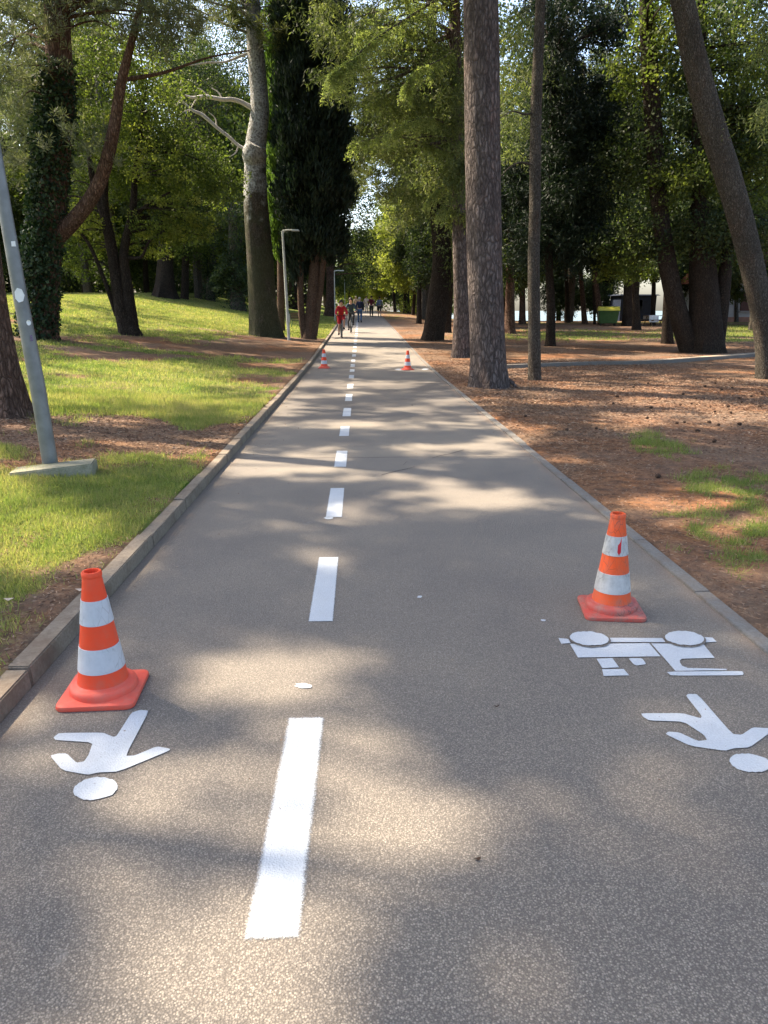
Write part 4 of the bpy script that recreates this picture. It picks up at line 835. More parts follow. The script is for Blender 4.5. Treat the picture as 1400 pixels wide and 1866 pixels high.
# ------------------------------------------------------------------ background trees (copies of a few kinds)
def proto(kind, seed):
    rng = np.random.RandomState(seed); root = empty('background_tree', (0, 0, 0)); mb = MB()
    if kind == 'pine':
        h = 15; mb.tube([(0, 0, -.3), (.1, 0, 5), (-.2, .2, 10), (0, 0, h)], [.33, .27, .2, .08], 8, True, .05)
        bl = [('w', rng.uniform(-2.5, 2.5), rng.uniform(-2, 2), rng.uniform(6, 15), rng.uniform(2, 3.4), rng.uniform(2, 3.4), rng.uniform(1, 2), 38, 1.0) for _ in range(9)]; a = ('pine', 'needle', 3.2)
    elif kind == 'broad':
        h = 10; mb.tube([(0, 0, -.3), (.2, 0, 3), (-.3, .2, 6), (0, 0, h)], [.3, .22, .16, .05], 8, True, .05); mb.tube([(.2, 0, 2.5), (1.2, .3, 5), (1.8, .4, 8)], [.15, .1, .04], 6)
        bl = [('w', rng.uniform(-2.6, 2.6), rng.uniform(-2, 2), rng.uniform(3.4, 12), rng.uniform(1.8, 2.8), rng.uniform(1.8, 2.8), rng.uniform(1.2, 2.2), 46, .9) for _ in range(11)]; a = ('broad', 'leaf_oak', 3.0)
    elif kind == 'dark':
        h = 12; mb.tube([(0, 0, -.3), (.1, 0, 3), (0, .1, 8), (0, 0, h)], [.28, .22, .16, .05], 8, True, .05)
        bl = [('w', rng.uniform(-1.8, 1.8), rng.uniform(-1.8, 1.8), z_, 2.2*(1-z_/22), 2.2*(1-z_/22), 1.4, 50, .8) for z_ in np.linspace(3.2, 14, 9)]; a = ('cedar', 'leaf_dark', 3.4)
    else:
        h = 11; mb.tube([(0, 0, -.3), (.3, 0, 3), (.1, .2, 7), (0, 0, h)], [.22, .18, .12, .04], 8, True, .05)
        bl = [('w', rng.uniform(-2.6, 2.6), rng.uniform(-2, 2), rng.uniform(3, 12), rng.uniform(1.5, 2.5), rng.uniform(1.8, 2.4), rng.uniform(1.2, 2), 44, .9) for _ in range(9)]; a = ('broad', 'leaf_yellow', 3.0)
    mb.build('trunk', M['dark_bark' if kind != 'pine' else 'grey_bark'], root, True)
    out = []
    for b in bl:
        _, x, y_, z_, rx, ry, rzz, n, cr = b; o = rng.normal(size=(n, 3)); o /= np.linalg.norm(o, axis=1, keepdims=True); o *= rng.rand(n, 1)**.4
        out.append(np.concatenate([np.array([x, y_, z_])+o*np.array([rx, ry, rzz]), np.full((n, 1), cr)], 1))
    link('crown', clusters_to_leaves(np.concatenate(out), a[0], a[2], rng, None, 'crown'), M[a[1]], root)
    return root
kinds = {k: [proto(k, 100+i*7+j) for j in range(2)] for i, k in enumerate(('pine', 'broad', 'dark', 'yellow'))}
labs = {'pine': 'distant pine trunk and crown in the wood behind the nearer trees', 'broad': 'distant leafy green tree in the wood behind the nearer trees',
        'dark': 'distant dark hanging conifer in the wood behind the nearer trees', 'yellow': 'distant yellow green tree in the wood behind the nearer trees'}
rr = random.Random(21); used = set(); spots = []
def addspot(x, y_, k, s_=1.0): spots.append((x, y_, k, s_))
for y_ in (58, 66, 76, 88, 102):                                     # left wood
    x = -5.5 if y_ > 80 else -9
    while x > -.62*y_-6:
        addspot(x+rr.uniform(-1, 1), y_+rr.uniform(-3, 3), rr.choice(['pine', 'broad', 'broad', 'dark', 'pine']), rr.uniform(.85, 1.3)); x -= rr.uniform(3.6, 5.6)
for y_ in (46, 56, 66, 76):
    x = 9.5 if y_ < 60 else 6.5
    while x < .56*y_+8:
        if not (y_ < 62 and 13 < x < 24 and rr.random() < .6): addspot(x+rr.uniform(-1, 1), y_+rr.uniform(-2.5, 2.5), rr.choice(['pine', 'broad', 'dark', 'dark', 'pine']), rr.uniform(.9, 1.3))
        x += rr.uniform(4, 6.5)
for x, y_, k, s_ in ((4.6, 100, 'yellow', 1.0), (7.5, 108, 'broad', 1.1), (-1.5, 125, 'yellow', .8), (3, 128, 'yellow', .75), (8, 128, 'dark', 1.1), (-5, 112, 'dark', 1.2), (-6, 96, 'dark', 1.1), (.5, 140, 'broad', .9), (6, 92, 'yellow', 1.0), (-9, 122, 'pine', 1.2), (12, 118, 'broad', 1.2), (5.4, 78, 'yellow', .9), (6.0, 66, 'dark', 1.1)):
    addspot(x, y_, k, s_)
for i, (x, y_, k, s_) in enumerate(spots):
    src = kinds[k][i % 2]
    if src.name not in used: o = src; used.add(src.name)
    else: o = copy_tree(src)
    zz = float(gz(x, y_)); o.location = (x, y_, zz); o.rotation_euler = (0, 0, rr.random()*6.28); o.scale = (s_, s_, s_*rr.uniform(.9, 1.15))
    sd = 'left of the path' if x < -3 and y_ < 110 else ('right of the path' if x > 4 and y_ < 90 else 'closing the far end of the path')
    tag(o, labs[k].replace('behind the nearer trees', sd), 'tree', 'trees of the distant wood')
for k in kinds:
    for src in kinds[k]:
        if src.name not in used:
            for c in list(src.children): bpy.data.objects.remove(c)
            bpy.data.objects.remove(src)
# far wood, reads as one mass
rng = np.random.RandomState(5); n = 2600; x = rng.uniform(-150, 40, n); y_ = rng.uniform(140, 165, n); x = np.where(x > 12, x-60, x); z_ = rng.rand(n)**.8*13+.5+gz(x, y_)
K = np.stack([x, y_, z_, np.full(n, 2.2)], 1)
tag(link('far_wood', clusters_to_leaves(K, 'broad', 7, rng, None, 'far_wood'), M['leaf_oak']), 'distant mass of woodland closing the view behind all trees', 'woodland', kind='stuff')
# undergrowth at the back of the left lawn
rng = np.random.RandomState(6); n = 500; x = rng.uniform(-46, -6, n); y_ = rng.uniform(68, 80, n); K = np.stack([x, y_, gz(x, y_)+rng.rand(n)*2.4, np.full(n, 1.0)], 1)
tag(link('undergrowth', clusters_to_leaves(K, 'broad', 3.2, rng, None, 'undergrowth'), M['leaf_dark']), 'dim bushy undergrowth along the far edge of the left lawn', 'bushes', kind='stuff')
n = 160; x = rng.uniform(5.0, 11, n); y_ = rng.uniform(82, 95, n); K = np.stack([x, y_, rz(y_)+rng.rand(n)*1.7, np.full(n, .9)], 1)
tag(link('undergrowth', clusters_to_leaves(K, 'broad', 3.0, rng, None, 'undergrowth'), M['leaf_yellow']), 'pale bushes right of the far end of the path', 'bushes', kind='stuff')
# ------------------------------------------------------------------ grass, needles and leaf litter, cones on the ground
def scatter_ground(n, xr, yr_, fn, rng, ypow=1.0, clip=True):
    x = rng.uniform(xr[0], xr[1], n); y_ = yr_[0]+(yr_[1]-yr_[0])*rng.rand(n)**ypow
    v = np.abs(x-.03*y_) < .56*y_+1.5; x, y_ = x[v], y_[v]
    k = rng.rand(len(x)) < fn(x, y_); return x[k], y_[k]
def bumpz(x, y_):
    b = (.5*vnoise(x, y_, 2.2, 21)+.5*vnoise(x, y_, 7, 22)-.5); return gz(x, y_)+np.where(x < -1.6, b*.05, np.where(x > 2.15, b*.035, 0))
rng = np.random.RandomState(9)
def grass_obj(x, y_, hh, ww, lab, tb):
    n = len(x); z_ = bumpz(x, y_)-.004; C = np.stack([x, y_, z_], 1); D = rng.normal(size=(n, 3))*.45; D[:, 2] = 1; D /= np.linalg.norm(D, axis=1, keepdims=True)
    dist = np.sqrt(x*x+y_*y_); k = np.maximum(1, dist/7)[:, None]; h_ = (hh*(.5+rng.rand(n, 1)))*np.minimum(k, 1.6)
    S = rng.normal(size=(n, 3)); S[:, 2] = 0; S /= np.linalg.norm(S, axis=1, keepdims=True); S *= ww*k
    V = np.stack([C-S, C+S, C+D*h_], 1).reshape(-1, 3)
    t_ = np.clip(-.06+.95*(vnoise(x, y_, 1.3, 31)*.6+.4*vnoise(x, y_, 5, 32))+rng.normal(size=n)*.22+tb, 0, 1)
    me = npmesh('grass', V, np.arange(n*3).reshape(n, 3), 3, {'tint': np.repeat(t_, 3)})
    tag(link('grass', me, M['grass']), lab, 'grass', kind='stuff')
gm = lambda x, y_: sst(.36, .62, grassmask(x, y_)+rs.rand(len(x))*.2-.1)
xa, ya = scatter_ground(560000, (-8.5, -1.57), (2.3, 13), gm, rng, 1.4)
xb, yb = scatter_ground(330000, (-26, -1.57), (12, 58), gm, rng, 1.1)
grass_obj(np.concatenate([xa, xb]), np.concatenate([ya, yb]),   .048, .0032, 'short green and straw coloured grass of the left lawn', 0)
xa, ya = scatter_ground(300000, (2.1, 9), (3.5, 14), gm, rng, 1.2)
xb, yb = scatter_ground(60000, (5, 30), (25, 60), gm, rng, 1.0)
grass_obj(np.concatenate([xa, xb]), np.concatenate([ya, yb]), .055, .003, 'sparse tufts of green grass in the needle litter right of the path', .15)
t = NT('litter'); a = t.attr('tint'); t.col(t.ramp(a, [(0, (.07, .04, .028)), (.35, (.20, .105, .06)), (.7, (.27, .16, .10)), (1, (.40, .29, .20))])); M['litter'] = t.m
def litter(x, y_, L, W, lab):
    n = len(x); C = np.stack([x, y_, bumpz(x, y_)+.006], 1); C[:, 2] = np.where((x > -1.5) & (x < 2.07), rz(y_)+.008, C[:, 2]); D = rng.normal(size=(n, 3)); D[:, 2] *= .18; k = np.clip(y_/6, 1, 2.2)
    me = leaves(C, D, (L*k)[:, None], (W*k)[:, None], rng.rand(n), rng, 'litter'); tag(link('litter', me, M['litter']), lab, 'litter', kind='stuff')
x, y_ = scatter_ground(150000, (2.06, 9), (3, 24), lambda x, y_: np.full(len(x), .75), rng, 1.3)
k = rng.rand(len(x)) < .45+.55*vnoise(x, y_, 2, 41); litter(x[k], y_[k], .032, .005, 'fallen needles and leaf bits on the ground right of the path')
x, y_ = scatter_ground(90000, (2.1, 24), (12, 42), lambda x, y_: sst(.3, .7, vnoise(x, y_, .8, 43)), rng, 1.2); litter(x, y_, .022, .006, 'patches of fallen needles farther off between the right hand trees')
x, y_ = scatter_ground(60000, (-6.5, -1.57), (2.3, 13), lambda x, y_: 1-.8*gm(x, y_), rng, 1.3); litter(x, y_, .03, .006, 'dry needles and leaves along the left kerb and lawn')
x, y_ = scatter_ground(1500, (-1.44, 2.05), (1.2, 14), lambda x, y_: np.clip(.06+np.exp(-(x+1.45)*7)+np.exp(-(2.05-x)*9), 0, 1), rng); litter(x, y_, .012, .004, 'bits of dry needle along the edges of the path')
def pine_cone():
    rng_ = random.Random(2); mb = MB(); mb.lathe([(.004, 0), (.022, .012), (.028, .03), (.02, .052), (.004, .07)], 8)
    for i in range(34):
        z_ = .005+i*.0018; a = i*2.4; r_ = .026*math.sin(math.pi*(i+4)/42)+.004
        c, s_ = math.cos(a), math.sin(a); mb.add([(r_*.5*c-.006*s_, r_*.5*s_+.006*c, z_), (r_*.5*c+.006*s_, r_*.5*s_-.006*c, z_), (r_*1.35*c, r_*1.35*s_, z_+.008)], [(0, 1, 2)])
    me = mb.build('pine_cone', M['cone_brown']); return me
pc = pine_cone(); first = True
for i in range(38):
    if i < 14: px_, py_ = [(1165, 800), (1212, 808), (1299, 808), (1197, 872), (1300, 752), (1330, 742), (1350, 735), (1240, 740), (1270, 728), (1190, 745), (1085, 783), (955, 760), (1112, 706), (1180, 700)][i]
    else: px_, py_ = rr.uniform(1000, 1395), rr.uniform(695, 790)
    p = G(px_, py_); o = pc if first else pc.copy()
    if not first: COL.objects.link(o)
    first = False; o.location = (p[0], p[1], float(bumpz(np.array([p[0]]), np.array([p[1]]))[0])+.02); o.rotation_euler = (R(90)+rr.uniform(-.3, .3), 0, rr.random()*6.28); s_ = rr.uniform(.65, 1.0); o.scale = (s_,)*3
    tag(o, 'small dark fallen pine cone on the needle covered ground right of the path', 'pine cone', 'pine cones on the ground right of the path')
# dark leaf bits on the path
for i, (px_, py_, l) in enumerate(((870, 1568, 'small dark leaf on the asphalt right of the nearest dash'), (905, 1290, 'small flat dark leaf on the asphalt left of the painted walker at right'))):
    p = G(px_, py_); mb = MB(); n = 9; pts = []
    for k in range(n):
        a = 2*math.pi*k/n; r_ = .008*(1+.4*math.sin(3*a+i)); pts.append((r_*1.3*math.cos(a), r_*.7*math.sin(a), .006+.004*math.sin(2*a+i)))
    mb.add(pts+[(0, 0, .003)], [(k, (k+1) % n, n) for k in range(n)]); o = mb.build('dead_leaf', M['cone_brown']); o.location = (p[0], p[1], .001); tag(o, l, 'leaf')
for i, (px_, py_, l) in enumerate(((18, 1103, 'small pale leaf lying on the lawn at the left edge'), (148, 1085, 'small pale leaf on the kerb top behind the left cone'))):
    p = G(px_, py_); mb = MB(); mb.add([(-.03, 0, .01), (0, -.012, .0), (.03, .002, .012), (0, .014, .004)], [(0, 1, 2, 3)]); o = mb.build('dead_leaf', M['litter' if 0 else 'beige']); o.location = (p[0], p[1], p[2]+.03); tag(o, l, 'leaf')
# ------------------------------------------------------------------ small street lamps on the left
for (b, top, arm, l) in (((527, 620), 421, 12, 'thin street lamp with a short arm in front of the dark cypress'), ((637, 592), 499, 8, 'distant street lamp above the cyclists'), ((612, 592), 494, 7, 'distant slim lamp pole beside the reddish trunk')):
    p = G(*b); Y_ = p[1]
    if b[0] in (637, 612): Y_ = 90 if b[0] == 637 else 54; q = A(b[0], 560, Y_); q[0] = min(q[0], -1.75); p = np.array([q[0], Y_, float(gz(q[0], Y_))])
    T_ = A(b[0]-(10 if b[0] == 527 else 3), top, Y_); root = empty('street_lamp', Vector(p)); tag(root, l, 'street lamp', 'street lamps along the left kerb'); s_ = MPP(Y_)
    top_ = Vector((p[0]-.12 if b[0] == 527 else p[0], Y_, T_[2])); rad = .055 if b[0] == 527 else .04
    mb = MB(); mb.tube([Vector(p)-Vector((0, 0, .1)), Vector(p)+(top_-Vector(p))*.5, top_], [rad*1.2, rad, rad*.75], 10); rel(mb.build('pole', M['lampgrey'], None, True), root)
    mb = MB(); mb.tube([top_, top_+Vector((.15, 0, .03)), top_+Vector((.38, 0, .04))], [.035, .032, .03], 8); rel(mb.build('arm', M['lampgrey'], None, True), root)
    mb = MB(); mb.box(top_+Vector((.52, 0, .03)), (.34, .16, .07), 0, .75); rel(mb.build('lamp_head', M['lampgrey'], None, False, .012), root)
    if b[0] == 527:
        mb = MB(); mb.box(Vector(p)+Vector((.0, -.01, .9)), (.13, .12, .35)); rel(mb.build('service_box', M['lampgrey'], None, False, .01), root)
# bench on the lawn behind the lamp
p = G(551, 598); bn = empty('park_bench', Vector(p), (0, 0, R(62))); tag(bn, 'green metal park bench half hidden behind the cypress stems', 'bench')
for sx in (-.7, .7):
    mb = MB(); mb.tube([(sx, -.28, 0), (sx, -.25, .4), (sx, -.05, .43), (sx, .18, .42), (sx, .25, .5), (sx, .36, .86)], .022, 8); mb.tube([(sx, .18, .42), (sx, .22, .2), (sx, .30, 0)], .022, 8); mb.build('side_frame', M['benchgreen'], bn, True)
mb = MB(); [mb.box((0, -.24+.1*k, .455), (1.6, .08, .03)) for k in range(5)]; mb.build('seat', M['wood'], bn)
mb = MB(); [mb.box((0, .262+.045*k, .56+.11*k), (1.6, .025, .08)) for k in range(3)]; mb.build('backrest', M['wood'], bn)
# ------------------------------------------------------------------ waste container, hut, table, building
p = G(1107, 594); wc = empty('waste_container', Vector(p), (0, 0, R(-12))); tag(wc, 'green wheeled waste container with a yellow lid between far trunks on the right', 'waste container')
mb = MB(); vs = []
for z_, k in ((.2, .86), (1.05, 1.0)): vs += [(-.72*k, -.52*k, z_), (.72*k, -.52*k, z_), (.72*k, .52*k, z_), (-.72*k, .52*k, z_)]
mb.add(vs, [(3, 2, 1, 0), (4, 5, 6, 7), (0, 1, 5, 4), (1, 2, 6, 5), (2, 3, 7, 6), (3, 0, 4, 7)]); mb.build('body', M['green_plastic'], wc, False, .04)
mb = MB(); mb.box((0, 0, 1.07), (1.56, 1.16, .06)); mb.build('rim', M['green_plastic'], wc, False, .015)
mb = MB(); n = 8; vs = []
for sx in (-.76, .76):
    for k in range(n+1): a = math.pi*k/n; vs.append((sx, -.56*math.cos(a), 1.1+.3*math.sin(a)))
fs = [(k, k+1, n+2+k, n+1+k) for k in range(n)]+[tuple(range(n+1)), tuple(range(n+1, 2*n+2))[::-1], (0, n+1, 2*n+1, n)]; mb.add(vs, fs); mb.build('lid', M['yellow_plastic'], wc, True)
for sx in (-.5, .5):
    for sy in (-.35, .35): mb = MB(); mb.lathe([(.02, -.03), (.09, -.03), (.1, 0), (.09, .03), (.02, .03)], 14, (sx, sy, .1), 'x'); mb.build('wheel', M['black'], wc, True)
p = G(1196, 588); ht = empty('hut', Vector(p)+Vector((0, 6, .0)), (0, 0, R(6))); tag(ht, 'small dark blue hut with a bright window, seen between far trunks on the right', 'hut')
mb = MB(); W_, D_, H_ = 3.4, 2.2, 2.3
mb.box((-1.25, -1.1, 1.15), (.9, .06, H_)); mb.box((1.05, -1.1, 1.15), (1.3, .06, H_)); mb.box((-.2, -1.1, .5), (1.2, .06, 1.0)); mb.box((-.2, -1.1, 2.1), (1.2, .06, .4))
mb.box((-1.25, 1.1, 1.15), (.9, .06, H_)); mb.box((1.05, 1.1, 1.15), (1.3, .06, H_)); mb.box((-.2, 1.1, .5), (1.2, .06, 1.0)); mb.box((-.2, 1.1, 2.1), (1.2, .06, .4))
mb.box((-1.67, 0, 1.15), (.06, 2.14, H_)); mb.box((1.67, 0, 1.15), (.06, 2.14, H_)); mb.build('wall', M['navyhut'], ht)
mb = MB(); mb.box((0, 0, 2.36), (3.9, 2.8, .1), 0, .9); mb.build('roof', M['navyhut'], ht)
wf = MB(); wf.box((-.2, -1.14, 1.45), (1.16, .01, .84)); wf.build('window', M['glass'], ht)
p = G(1195, 594); tb = empty('picnic_table', Vector(p), (0, 0, R(10))); tag(tb, 'wooden picnic table in front of the dark blue hut', 'table')
mb = MB(); [mb.box((0, -.3+.15*k, .74), (1.8, .13, .04)) for k in range(5)]; mb.build('tabletop', M['wood'], tb)
for sy in (-.72, .72): mb = MB(); mb.box((0, sy, .44), (1.8, .26, .04)); mb.build('bench_seat', M['wood'], tb)
for sx in (-.65, .65):
    mb = MB(); mb.tube([(sx, -.6, 0), (sx, -.2, .72)], .035, 6); mb.tube([(sx, .6, 0), (sx, .2, .72)], .035, 6); mb.tube([(sx, -.72, .40), (sx, .72, .40)], .03, 6); mb.build('leg', M['wood'], tb)
mb = MB(); nxx = 10; vs = []; 
for i in range(nxx+1):
    u = -.38+i*.076
    for (yy, zz) in ((-.46, .28), (-.42, .5), (-.40, .77), (0, .775), (.40, .77), (.42, .5)): vs.append((u-.45, yy+.03*math.sin(i*1.7)*(zz < .6), zz))
mb.add(vs, [(i*6+k, i*6+k+1, (i+1)*6+k+1, (i+1)*6+k) for i in range(nxx) for k in range(5)]); tc_o = mb.build('white_cloth', M['whitecloth'], None, True); tc_o.location = p; tc_o.rotation_euler = (0, 0, R(10)); tag(tc_o, 'white cloth draped over one end of the picnic table', 'cloth')
p = G(1312, 587); bd = empty('building', (p[0], p[1], p[2])); tag(bd, 'low white building with a reddish plinth behind the trees at the right edge', 'building')
mb = MB(); W_ = 14.; mb.box((W_/2, 4, 1.9), (W_, 8, 3.0)); mb.build('wall', M['wall'], bd)
mb = MB(); mb.box((W_/2, 4, .2), (W_+.1, 8.1, .46)); mb.build('plinth', M['plinth'], bd)
mb = MB(); vs = [(-.6, -.7, 3.41), (W_+.6, -.7, 3.41), (W_+.6, 8.7, 3.41), (-.6, 8.7, 3.41), (-.6, 4, 5.3), (W_+.6, 4, 5.3)]; mb.add(vs, [(0, 1, 5, 4), (3, 4, 5, 2), (0, 4, 3), (1, 2, 5), (0, 3, 2, 1)]); mb.build('roof', M['tile'], bd)
for x in (2.3, 6.2, 10.2):
    mb = MB(); mb.box((x, -.03, 1.75), (1.3, .08, 1.6)); wn = mb.build('window', M['shutter'], bd); mb = MB(); mb.box((x, -.06, .9), (1.5, .16, .08)); mb.build('sill', M['wall'], wn)
# ------------------------------------------------------------------ people
def skin_mesh(name, joints, bones, mat, parent=None, sub=2):
    me = bpy.data.meshes.new(name); names = list(joints); me.from_pydata([joints[k][:3] for k in names], [(names.index(a), names.index(b)) for a, b in bones], [])
    o = bpy.data.objects.new(name, me); COL.objects.link(o)
    m = o.modifiers.new('skin', 'SKIN'); 
    for i, k in enumerate(names):
        r_ = joints[k][3]; me.skin_vertices[0].data[i].radius = (r_, r_) if not hasattr(r_, '__len__') else r_
    me.skin_vertices[0].data[0].use_root = True; m.use_smooth_shade = True
    s_ = o.modifiers.new('sub', 'SUBSURF'); s_.levels = sub; s_.render_levels = sub
    dg = bpy.context.evaluated_depsgraph_get(); me2 = bpy.data.meshes.new_from_object(o.evaluated_get(dg)); bpy.data.objects.remove(o); me2.name = name
    me2.materials.clear(); return link(name, me2, mat, parent)
def person(loc, yaw, label, pose, top, legs, hair, h=1.75, long_hair=False, group=None, sleeves=True, shorts=False):
    """figure faces -Y before yaw"""
    k = h/1.75; root = empty('person', loc, (0, 0, yaw)); tag(root, label, 'person', group)
    J = {'pelvis': (0, 0, .95, .13), 'waist': (0, 0, 1.10, .12), 'chest': (0, 0, 1.30, (.15, .12)), 'neck0': (0, 0, 1.45, .07), 'neck': (0, -.01, 1.52, .052), 'head0': (0, -.02, 1.60, .082), 'head1': (0, -.02, 1.68, .09), 'head2': (0, -.01, 1.735, .06),
         'shL': (.17, 0, 1.42, .055), 'elL': (.24, .03, 1.14, .042), 'wrL': (.25, -.08, .90, .028), 'haL': (.25, -.12, .83, .03),
         'shR': (-.17, 0, 1.42, .055), 'elR': (-.24, .03, 1.14, .042), 'wrR': (-.25, -.08, .90, .028), 'haR': (-.25, -.12, .83, .03),
         'hiL': (.09, 0, .88, .095), 'knL': (.10, -.03, .49, .058), 'anL': (.10, .0, .09, .038), 'toL': (.11, -.15, .035, .035),
         'hiR': (-.09, 0, .88, .095), 'knR': (-.10, -.03, .49, .058), 'anR': (-.10, .0, .09, .038), 'toR': (-.11, -.15, .035, .035)}
    for a, v in pose.items(): J[a] = (v[0], v[1], v[2], J[a][3] if len(v) == 3 else v[3])
    J = {a: (v[0]*k, v[1]*k, v[2]*k, (v[3][0]*k, v[3][1]*k) if hasattr(v[3], '__len__') else v[3]*k) for a, v in J.items()}
    B = [('pelvis', 'waist'), ('waist', 'chest'), ('chest', 'neck0'), ('neck0', 'neck'), ('neck', 'head0'), ('head0', 'head1'), ('head1', 'head2'), ('neck0', 'shL'), ('shL', 'elL'), ('elL', 'wrL'), ('wrL', 'haL'), ('neck0', 'shR'), ('shR', 'elR'), ('elR', 'wrR'), ('wrR', 'haR'),
         ('pelvis', 'hiL'), ('hiL', 'knL'), ('knL', 'anL'), ('anL', 'toL'), ('pelvis', 'hiR'), ('hiR', 'knR'), ('knR', 'anR'), ('anR', 'toR')]
    skin_mesh('body', J, B, M['skin'], root)
    def sub(names, grow): return {a: (J[a][0], J[a][1], J[a][2], (J[a][3][0]+grow, J[a][3][1]+grow) if hasattr(J[a][3], '__len__') else J[a][3]+grow) for a in names}
    tn = ['pelvis', 'waist', 'chest', 'neck0', 'shL', 'elL', 'shR', 'elR']+(['wrL', 'wrR'] if sleeves else []); tb_ = [b for b in B if b[0] in tn and b[1] in tn]
    skin_mesh('jacket', sub(tn, .022), tb_, M[top], root)
    ln = ['pelvis', 'hiL', 'knL', 'hiR', 'knR']+([] if shorts else ['anL', 'anR']); skin_mesh('trousers', sub(ln, .016), [b for b in B if b[0] in ln and b[1] in ln], M[legs], root)
    for s_ in 'LR':
        a, b = Vector(J['an'+s_][:3]), Vector(J['to'+s_][:3]); mb = MB(); mb.tube([a+Vector((0, .05, -.03)), a+Vector((0, 0, -.02)), (a+b)/2, b], [.035, .052, .05, .042], 8); mb.build('shoe', M['black'], root, True)
    hc = Vector(J['head1'][:3]); mb = MB(); prof = [(.002, .115), (.05, .105), (.085, .07), (.102, .02), (.103, -.02), (.09, -.06)]
    mb.lathe([(r_*k, z_*k) for r_, z_ in prof], 16, tuple(hc+Vector((0, .028*k, .01))))
    if long_hair: mb.tube([hc+Vector((0, .07, .02)), hc+Vector((0, .10, -.12)), hc+Vector((0, .10, -.28))], [.08, .085, .04], 10)
    mb.build('hair', M[hair], root, True)
    for sx in (-.033, .033): mb = MB(); mb.lathe([(.001, .008), (.007, .005), (.008, 0), (.006, -.005), (.001, -.007)], 8, tuple(hc+Vector((sx*k, -.092*k, -.01)))); mb.build('eye', M['black'], root, True)
    mb = MB(); mb.tube([hc+Vector((0, -.088*k, .0)), hc+Vector((0, -.112*k, -.03)), hc+Vector((0, -.09*k, -.04))], [.007, .014, .006], 6); mb.build('nose', M['skin'], root, True)
    return root
walkL = {'knL': (.10, -.16, .52), 'anL': (.10, -.22, .10), 'toL': (.11, -.36, .06), 'knR': (-.10, .02, .49), 'anR': (-.10, .28, .15), 'toR': (-.11, .16, .05), 'elL': (.25, .12, 1.15), 'wrL': (.24, .14, .92), 'haL': (.24, .12, .85), 'elR': (-.25, -.06, 1.15), 'wrR': (-.24, -.22, .97), 'haR': (-.24, -.28, .93)}
walkR = {(a[:-1]+('R' if a[-1] == 'L' else 'L')): (-v[0], v[1], v[2]) for a, v in walkL.items()}
def at_path(px_, py_): p = G(px_, py_); return Vector((p[0], p[1], float(rz(p[1]))))
person(at_path(656, 588), math.pi, 'person in dark jacket and blue jeans walking away in the middle of the path', walkL, 'navy', 'jeans', 'grey_hair', 1.72)
PY = 72.
def far_at(px_, Y_): q = A(px_, 570, Y_); return Vector((q[0], Y_, float(rz(Y_))))
person(far_at(677, 68), math.pi, 'person in a maroon top walking beside another at the far end of the path', walkR, 'maroon', 'charcoal', 'hair', 1.78)
person(far_at(692, 68), math.pi, 'person in a grey blue jacket with bare lower legs, at the far path edge', walkL, 'greyblue', 'charcoal', 'hair', 1.70, shorts=True)
person(far_at(668, 84), 0, 'person in pale pink clothes far down the path between two walkers', walkR, 'pinkwhite', 'pinkwhite', 'hair', 1.7)
person(far_at(649, 80), math.pi, 'person in beige far down the left side of the path', walkL, 'beige', 'beige', 'grey_hair', 1.7)
ride = {'pelvis': (0, .18, 1.0), 'waist': (0, .10, 1.13), 'chest': (0, -.04, 1.30), 'neck0': (0, -.13, 1.43), 'neck': (0, -.16, 1.50), 'head0': (0, -.20, 1.57), 'head1': (0, -.21, 1.65), 'head2': (0, -.20, 1.705),
        'shL': (.17, -.12, 1.40), 'elL': (.26, -.28, 1.18), 'wrL': (.24, -.47, 1.06), 'haL': (.24, -.54, 1.05), 'shR': (-.17, -.12, 1.40), 'elR': (-.26, -.28, 1.18), 'wrR': (-.24, -.47, 1.06), 'haR': (-.24, -.54, 1.05),
        'hiL': (.10, .16, .95), 'knL': (.13, -.22, .82), 'anL': (.12, -.06, .46), 'toL': (.13, -.20, .42), 'hiR': (-.10, .16, .95), 'knR': (-.11, -.10, .60), 'anR': (-.12, .02, .20), 'toR': (-.13, -.12, .16)}
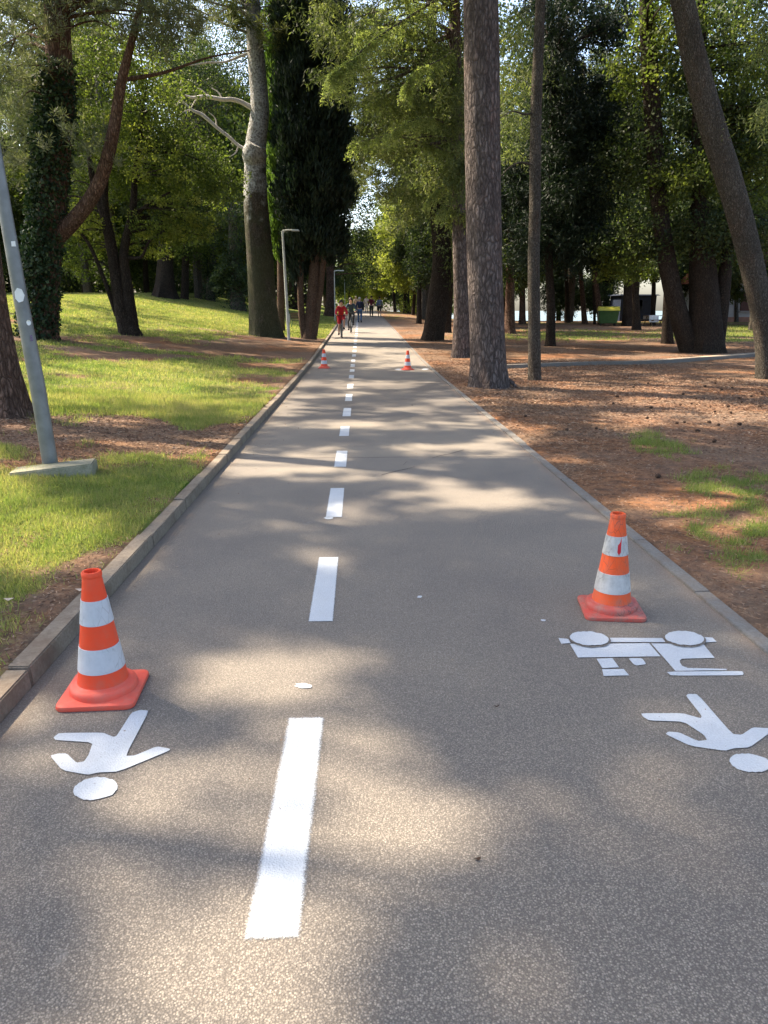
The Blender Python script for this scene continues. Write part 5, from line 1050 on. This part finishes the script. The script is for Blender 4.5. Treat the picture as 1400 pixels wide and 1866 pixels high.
def bicycle(loc, yaw, label, colm):
    r = empty('bicycle', loc, (0, 0, yaw)); tag(r, label, 'bicycle', 'bicycles on the path')
    for wy in (-.56, .50):
        mb = MB(); mb.torus((0, wy, .34), .325, .02, 28, 6, 'x'); wh = mb.build('wheel', M['black'], r, True)
        mb = MB(); mb.torus((0, wy, .34), .302, .008, 28, 5, 'x')
        for k in range(12): a = k*math.pi/6; mb.tube([(0, wy, .34), (0, wy+.3*math.cos(a), .34+.3*math.sin(a))], .002, 4)
        mb.build('rim', M['steel'], wh, True)
    mb = MB(); bbk = (0, .08, .30); st = (0, .20, .82); hd = (0, -.36, .80); hd2 = (0, -.40, .66)
    for a, b in ((bbk, st), (st, hd), (bbk, hd2), (hd, hd2)): mb.tube([a, b], .018, 8)
    for sx in (-.05, .05): mb.tube([(sx*.3, .08, .3), (sx, .50, .34)], .01, 6); mb.tube([(sx*.3, .2, .78), (sx, .50, .34)], .009, 6)
    mb.build('frame', M[colm], r, True)
    mb = MB(); 
    for sx in (-.05, .05): mb.tube([(0, -.40, .66), (sx, -.43, .6), (sx, -.56, .34)], .012, 6)
    mb.build('fork', M['steel'], r, True)
    mb = MB(); mb.tube([(0, -.37, .8), (0, -.40, .98), (0, -.44, 1.02)], .014, 6); mb.tube([(-.30, -.46, 1.04), (-.1, -.44, 1.03), (.1, -.44, 1.03), (.30, -.46, 1.04)], .012, 6); mb.build('handlebar', M['black'], r, True)
    mb = MB(); mb.tube([(0, .2, .82), (0, .22, .92)], .013, 6); mb.box((0, .22, .94), (.15, .26, .05), 0, .7); mb.build('saddle', M['black'], r)
    mb = MB(); mb.tube([(-.1, .08, .30), (.1, .08, .30)], .012, 6); mb.tube([(-.1, .08, .3), (-.1, .03, .14)], .009, 6); mb.tube([(.1, .08, .3), (.1, .03, .46)], .009, 6); mb.box((-.14, .02, .13), (.09, .09, .02)); mb.box((.14, .02, .42), (.09, .09, .02)); mb.build('crank', M['steel'], r)
    return r
c1 = at_path(622, 616); c1.y += .55
bicycle(c1, R(4), 'bicycle ridden towards the camera by the cyclist in red', 'black')
person(c1, R(4), 'cyclist in a red jacket riding towards the camera beside the left kerb', ride, 'red_cloth', 'red_cloth', 'hair', 1.75, shorts=True, long_hair=True)
c2 = at_path(631, 605); c2 = Vector((c1.x+.42, c1.y+4.5, float(rz(c1.y+4.5))))
bicycle(c2, R(-2), 'bicycle of the second cyclist, half hidden behind the red cyclist', 'teal')
person(c2, R(-2), 'cyclist in dark grey teal top riding just behind the red cyclist', ride, 'teal', 'charcoal', 'hair', 1.80)
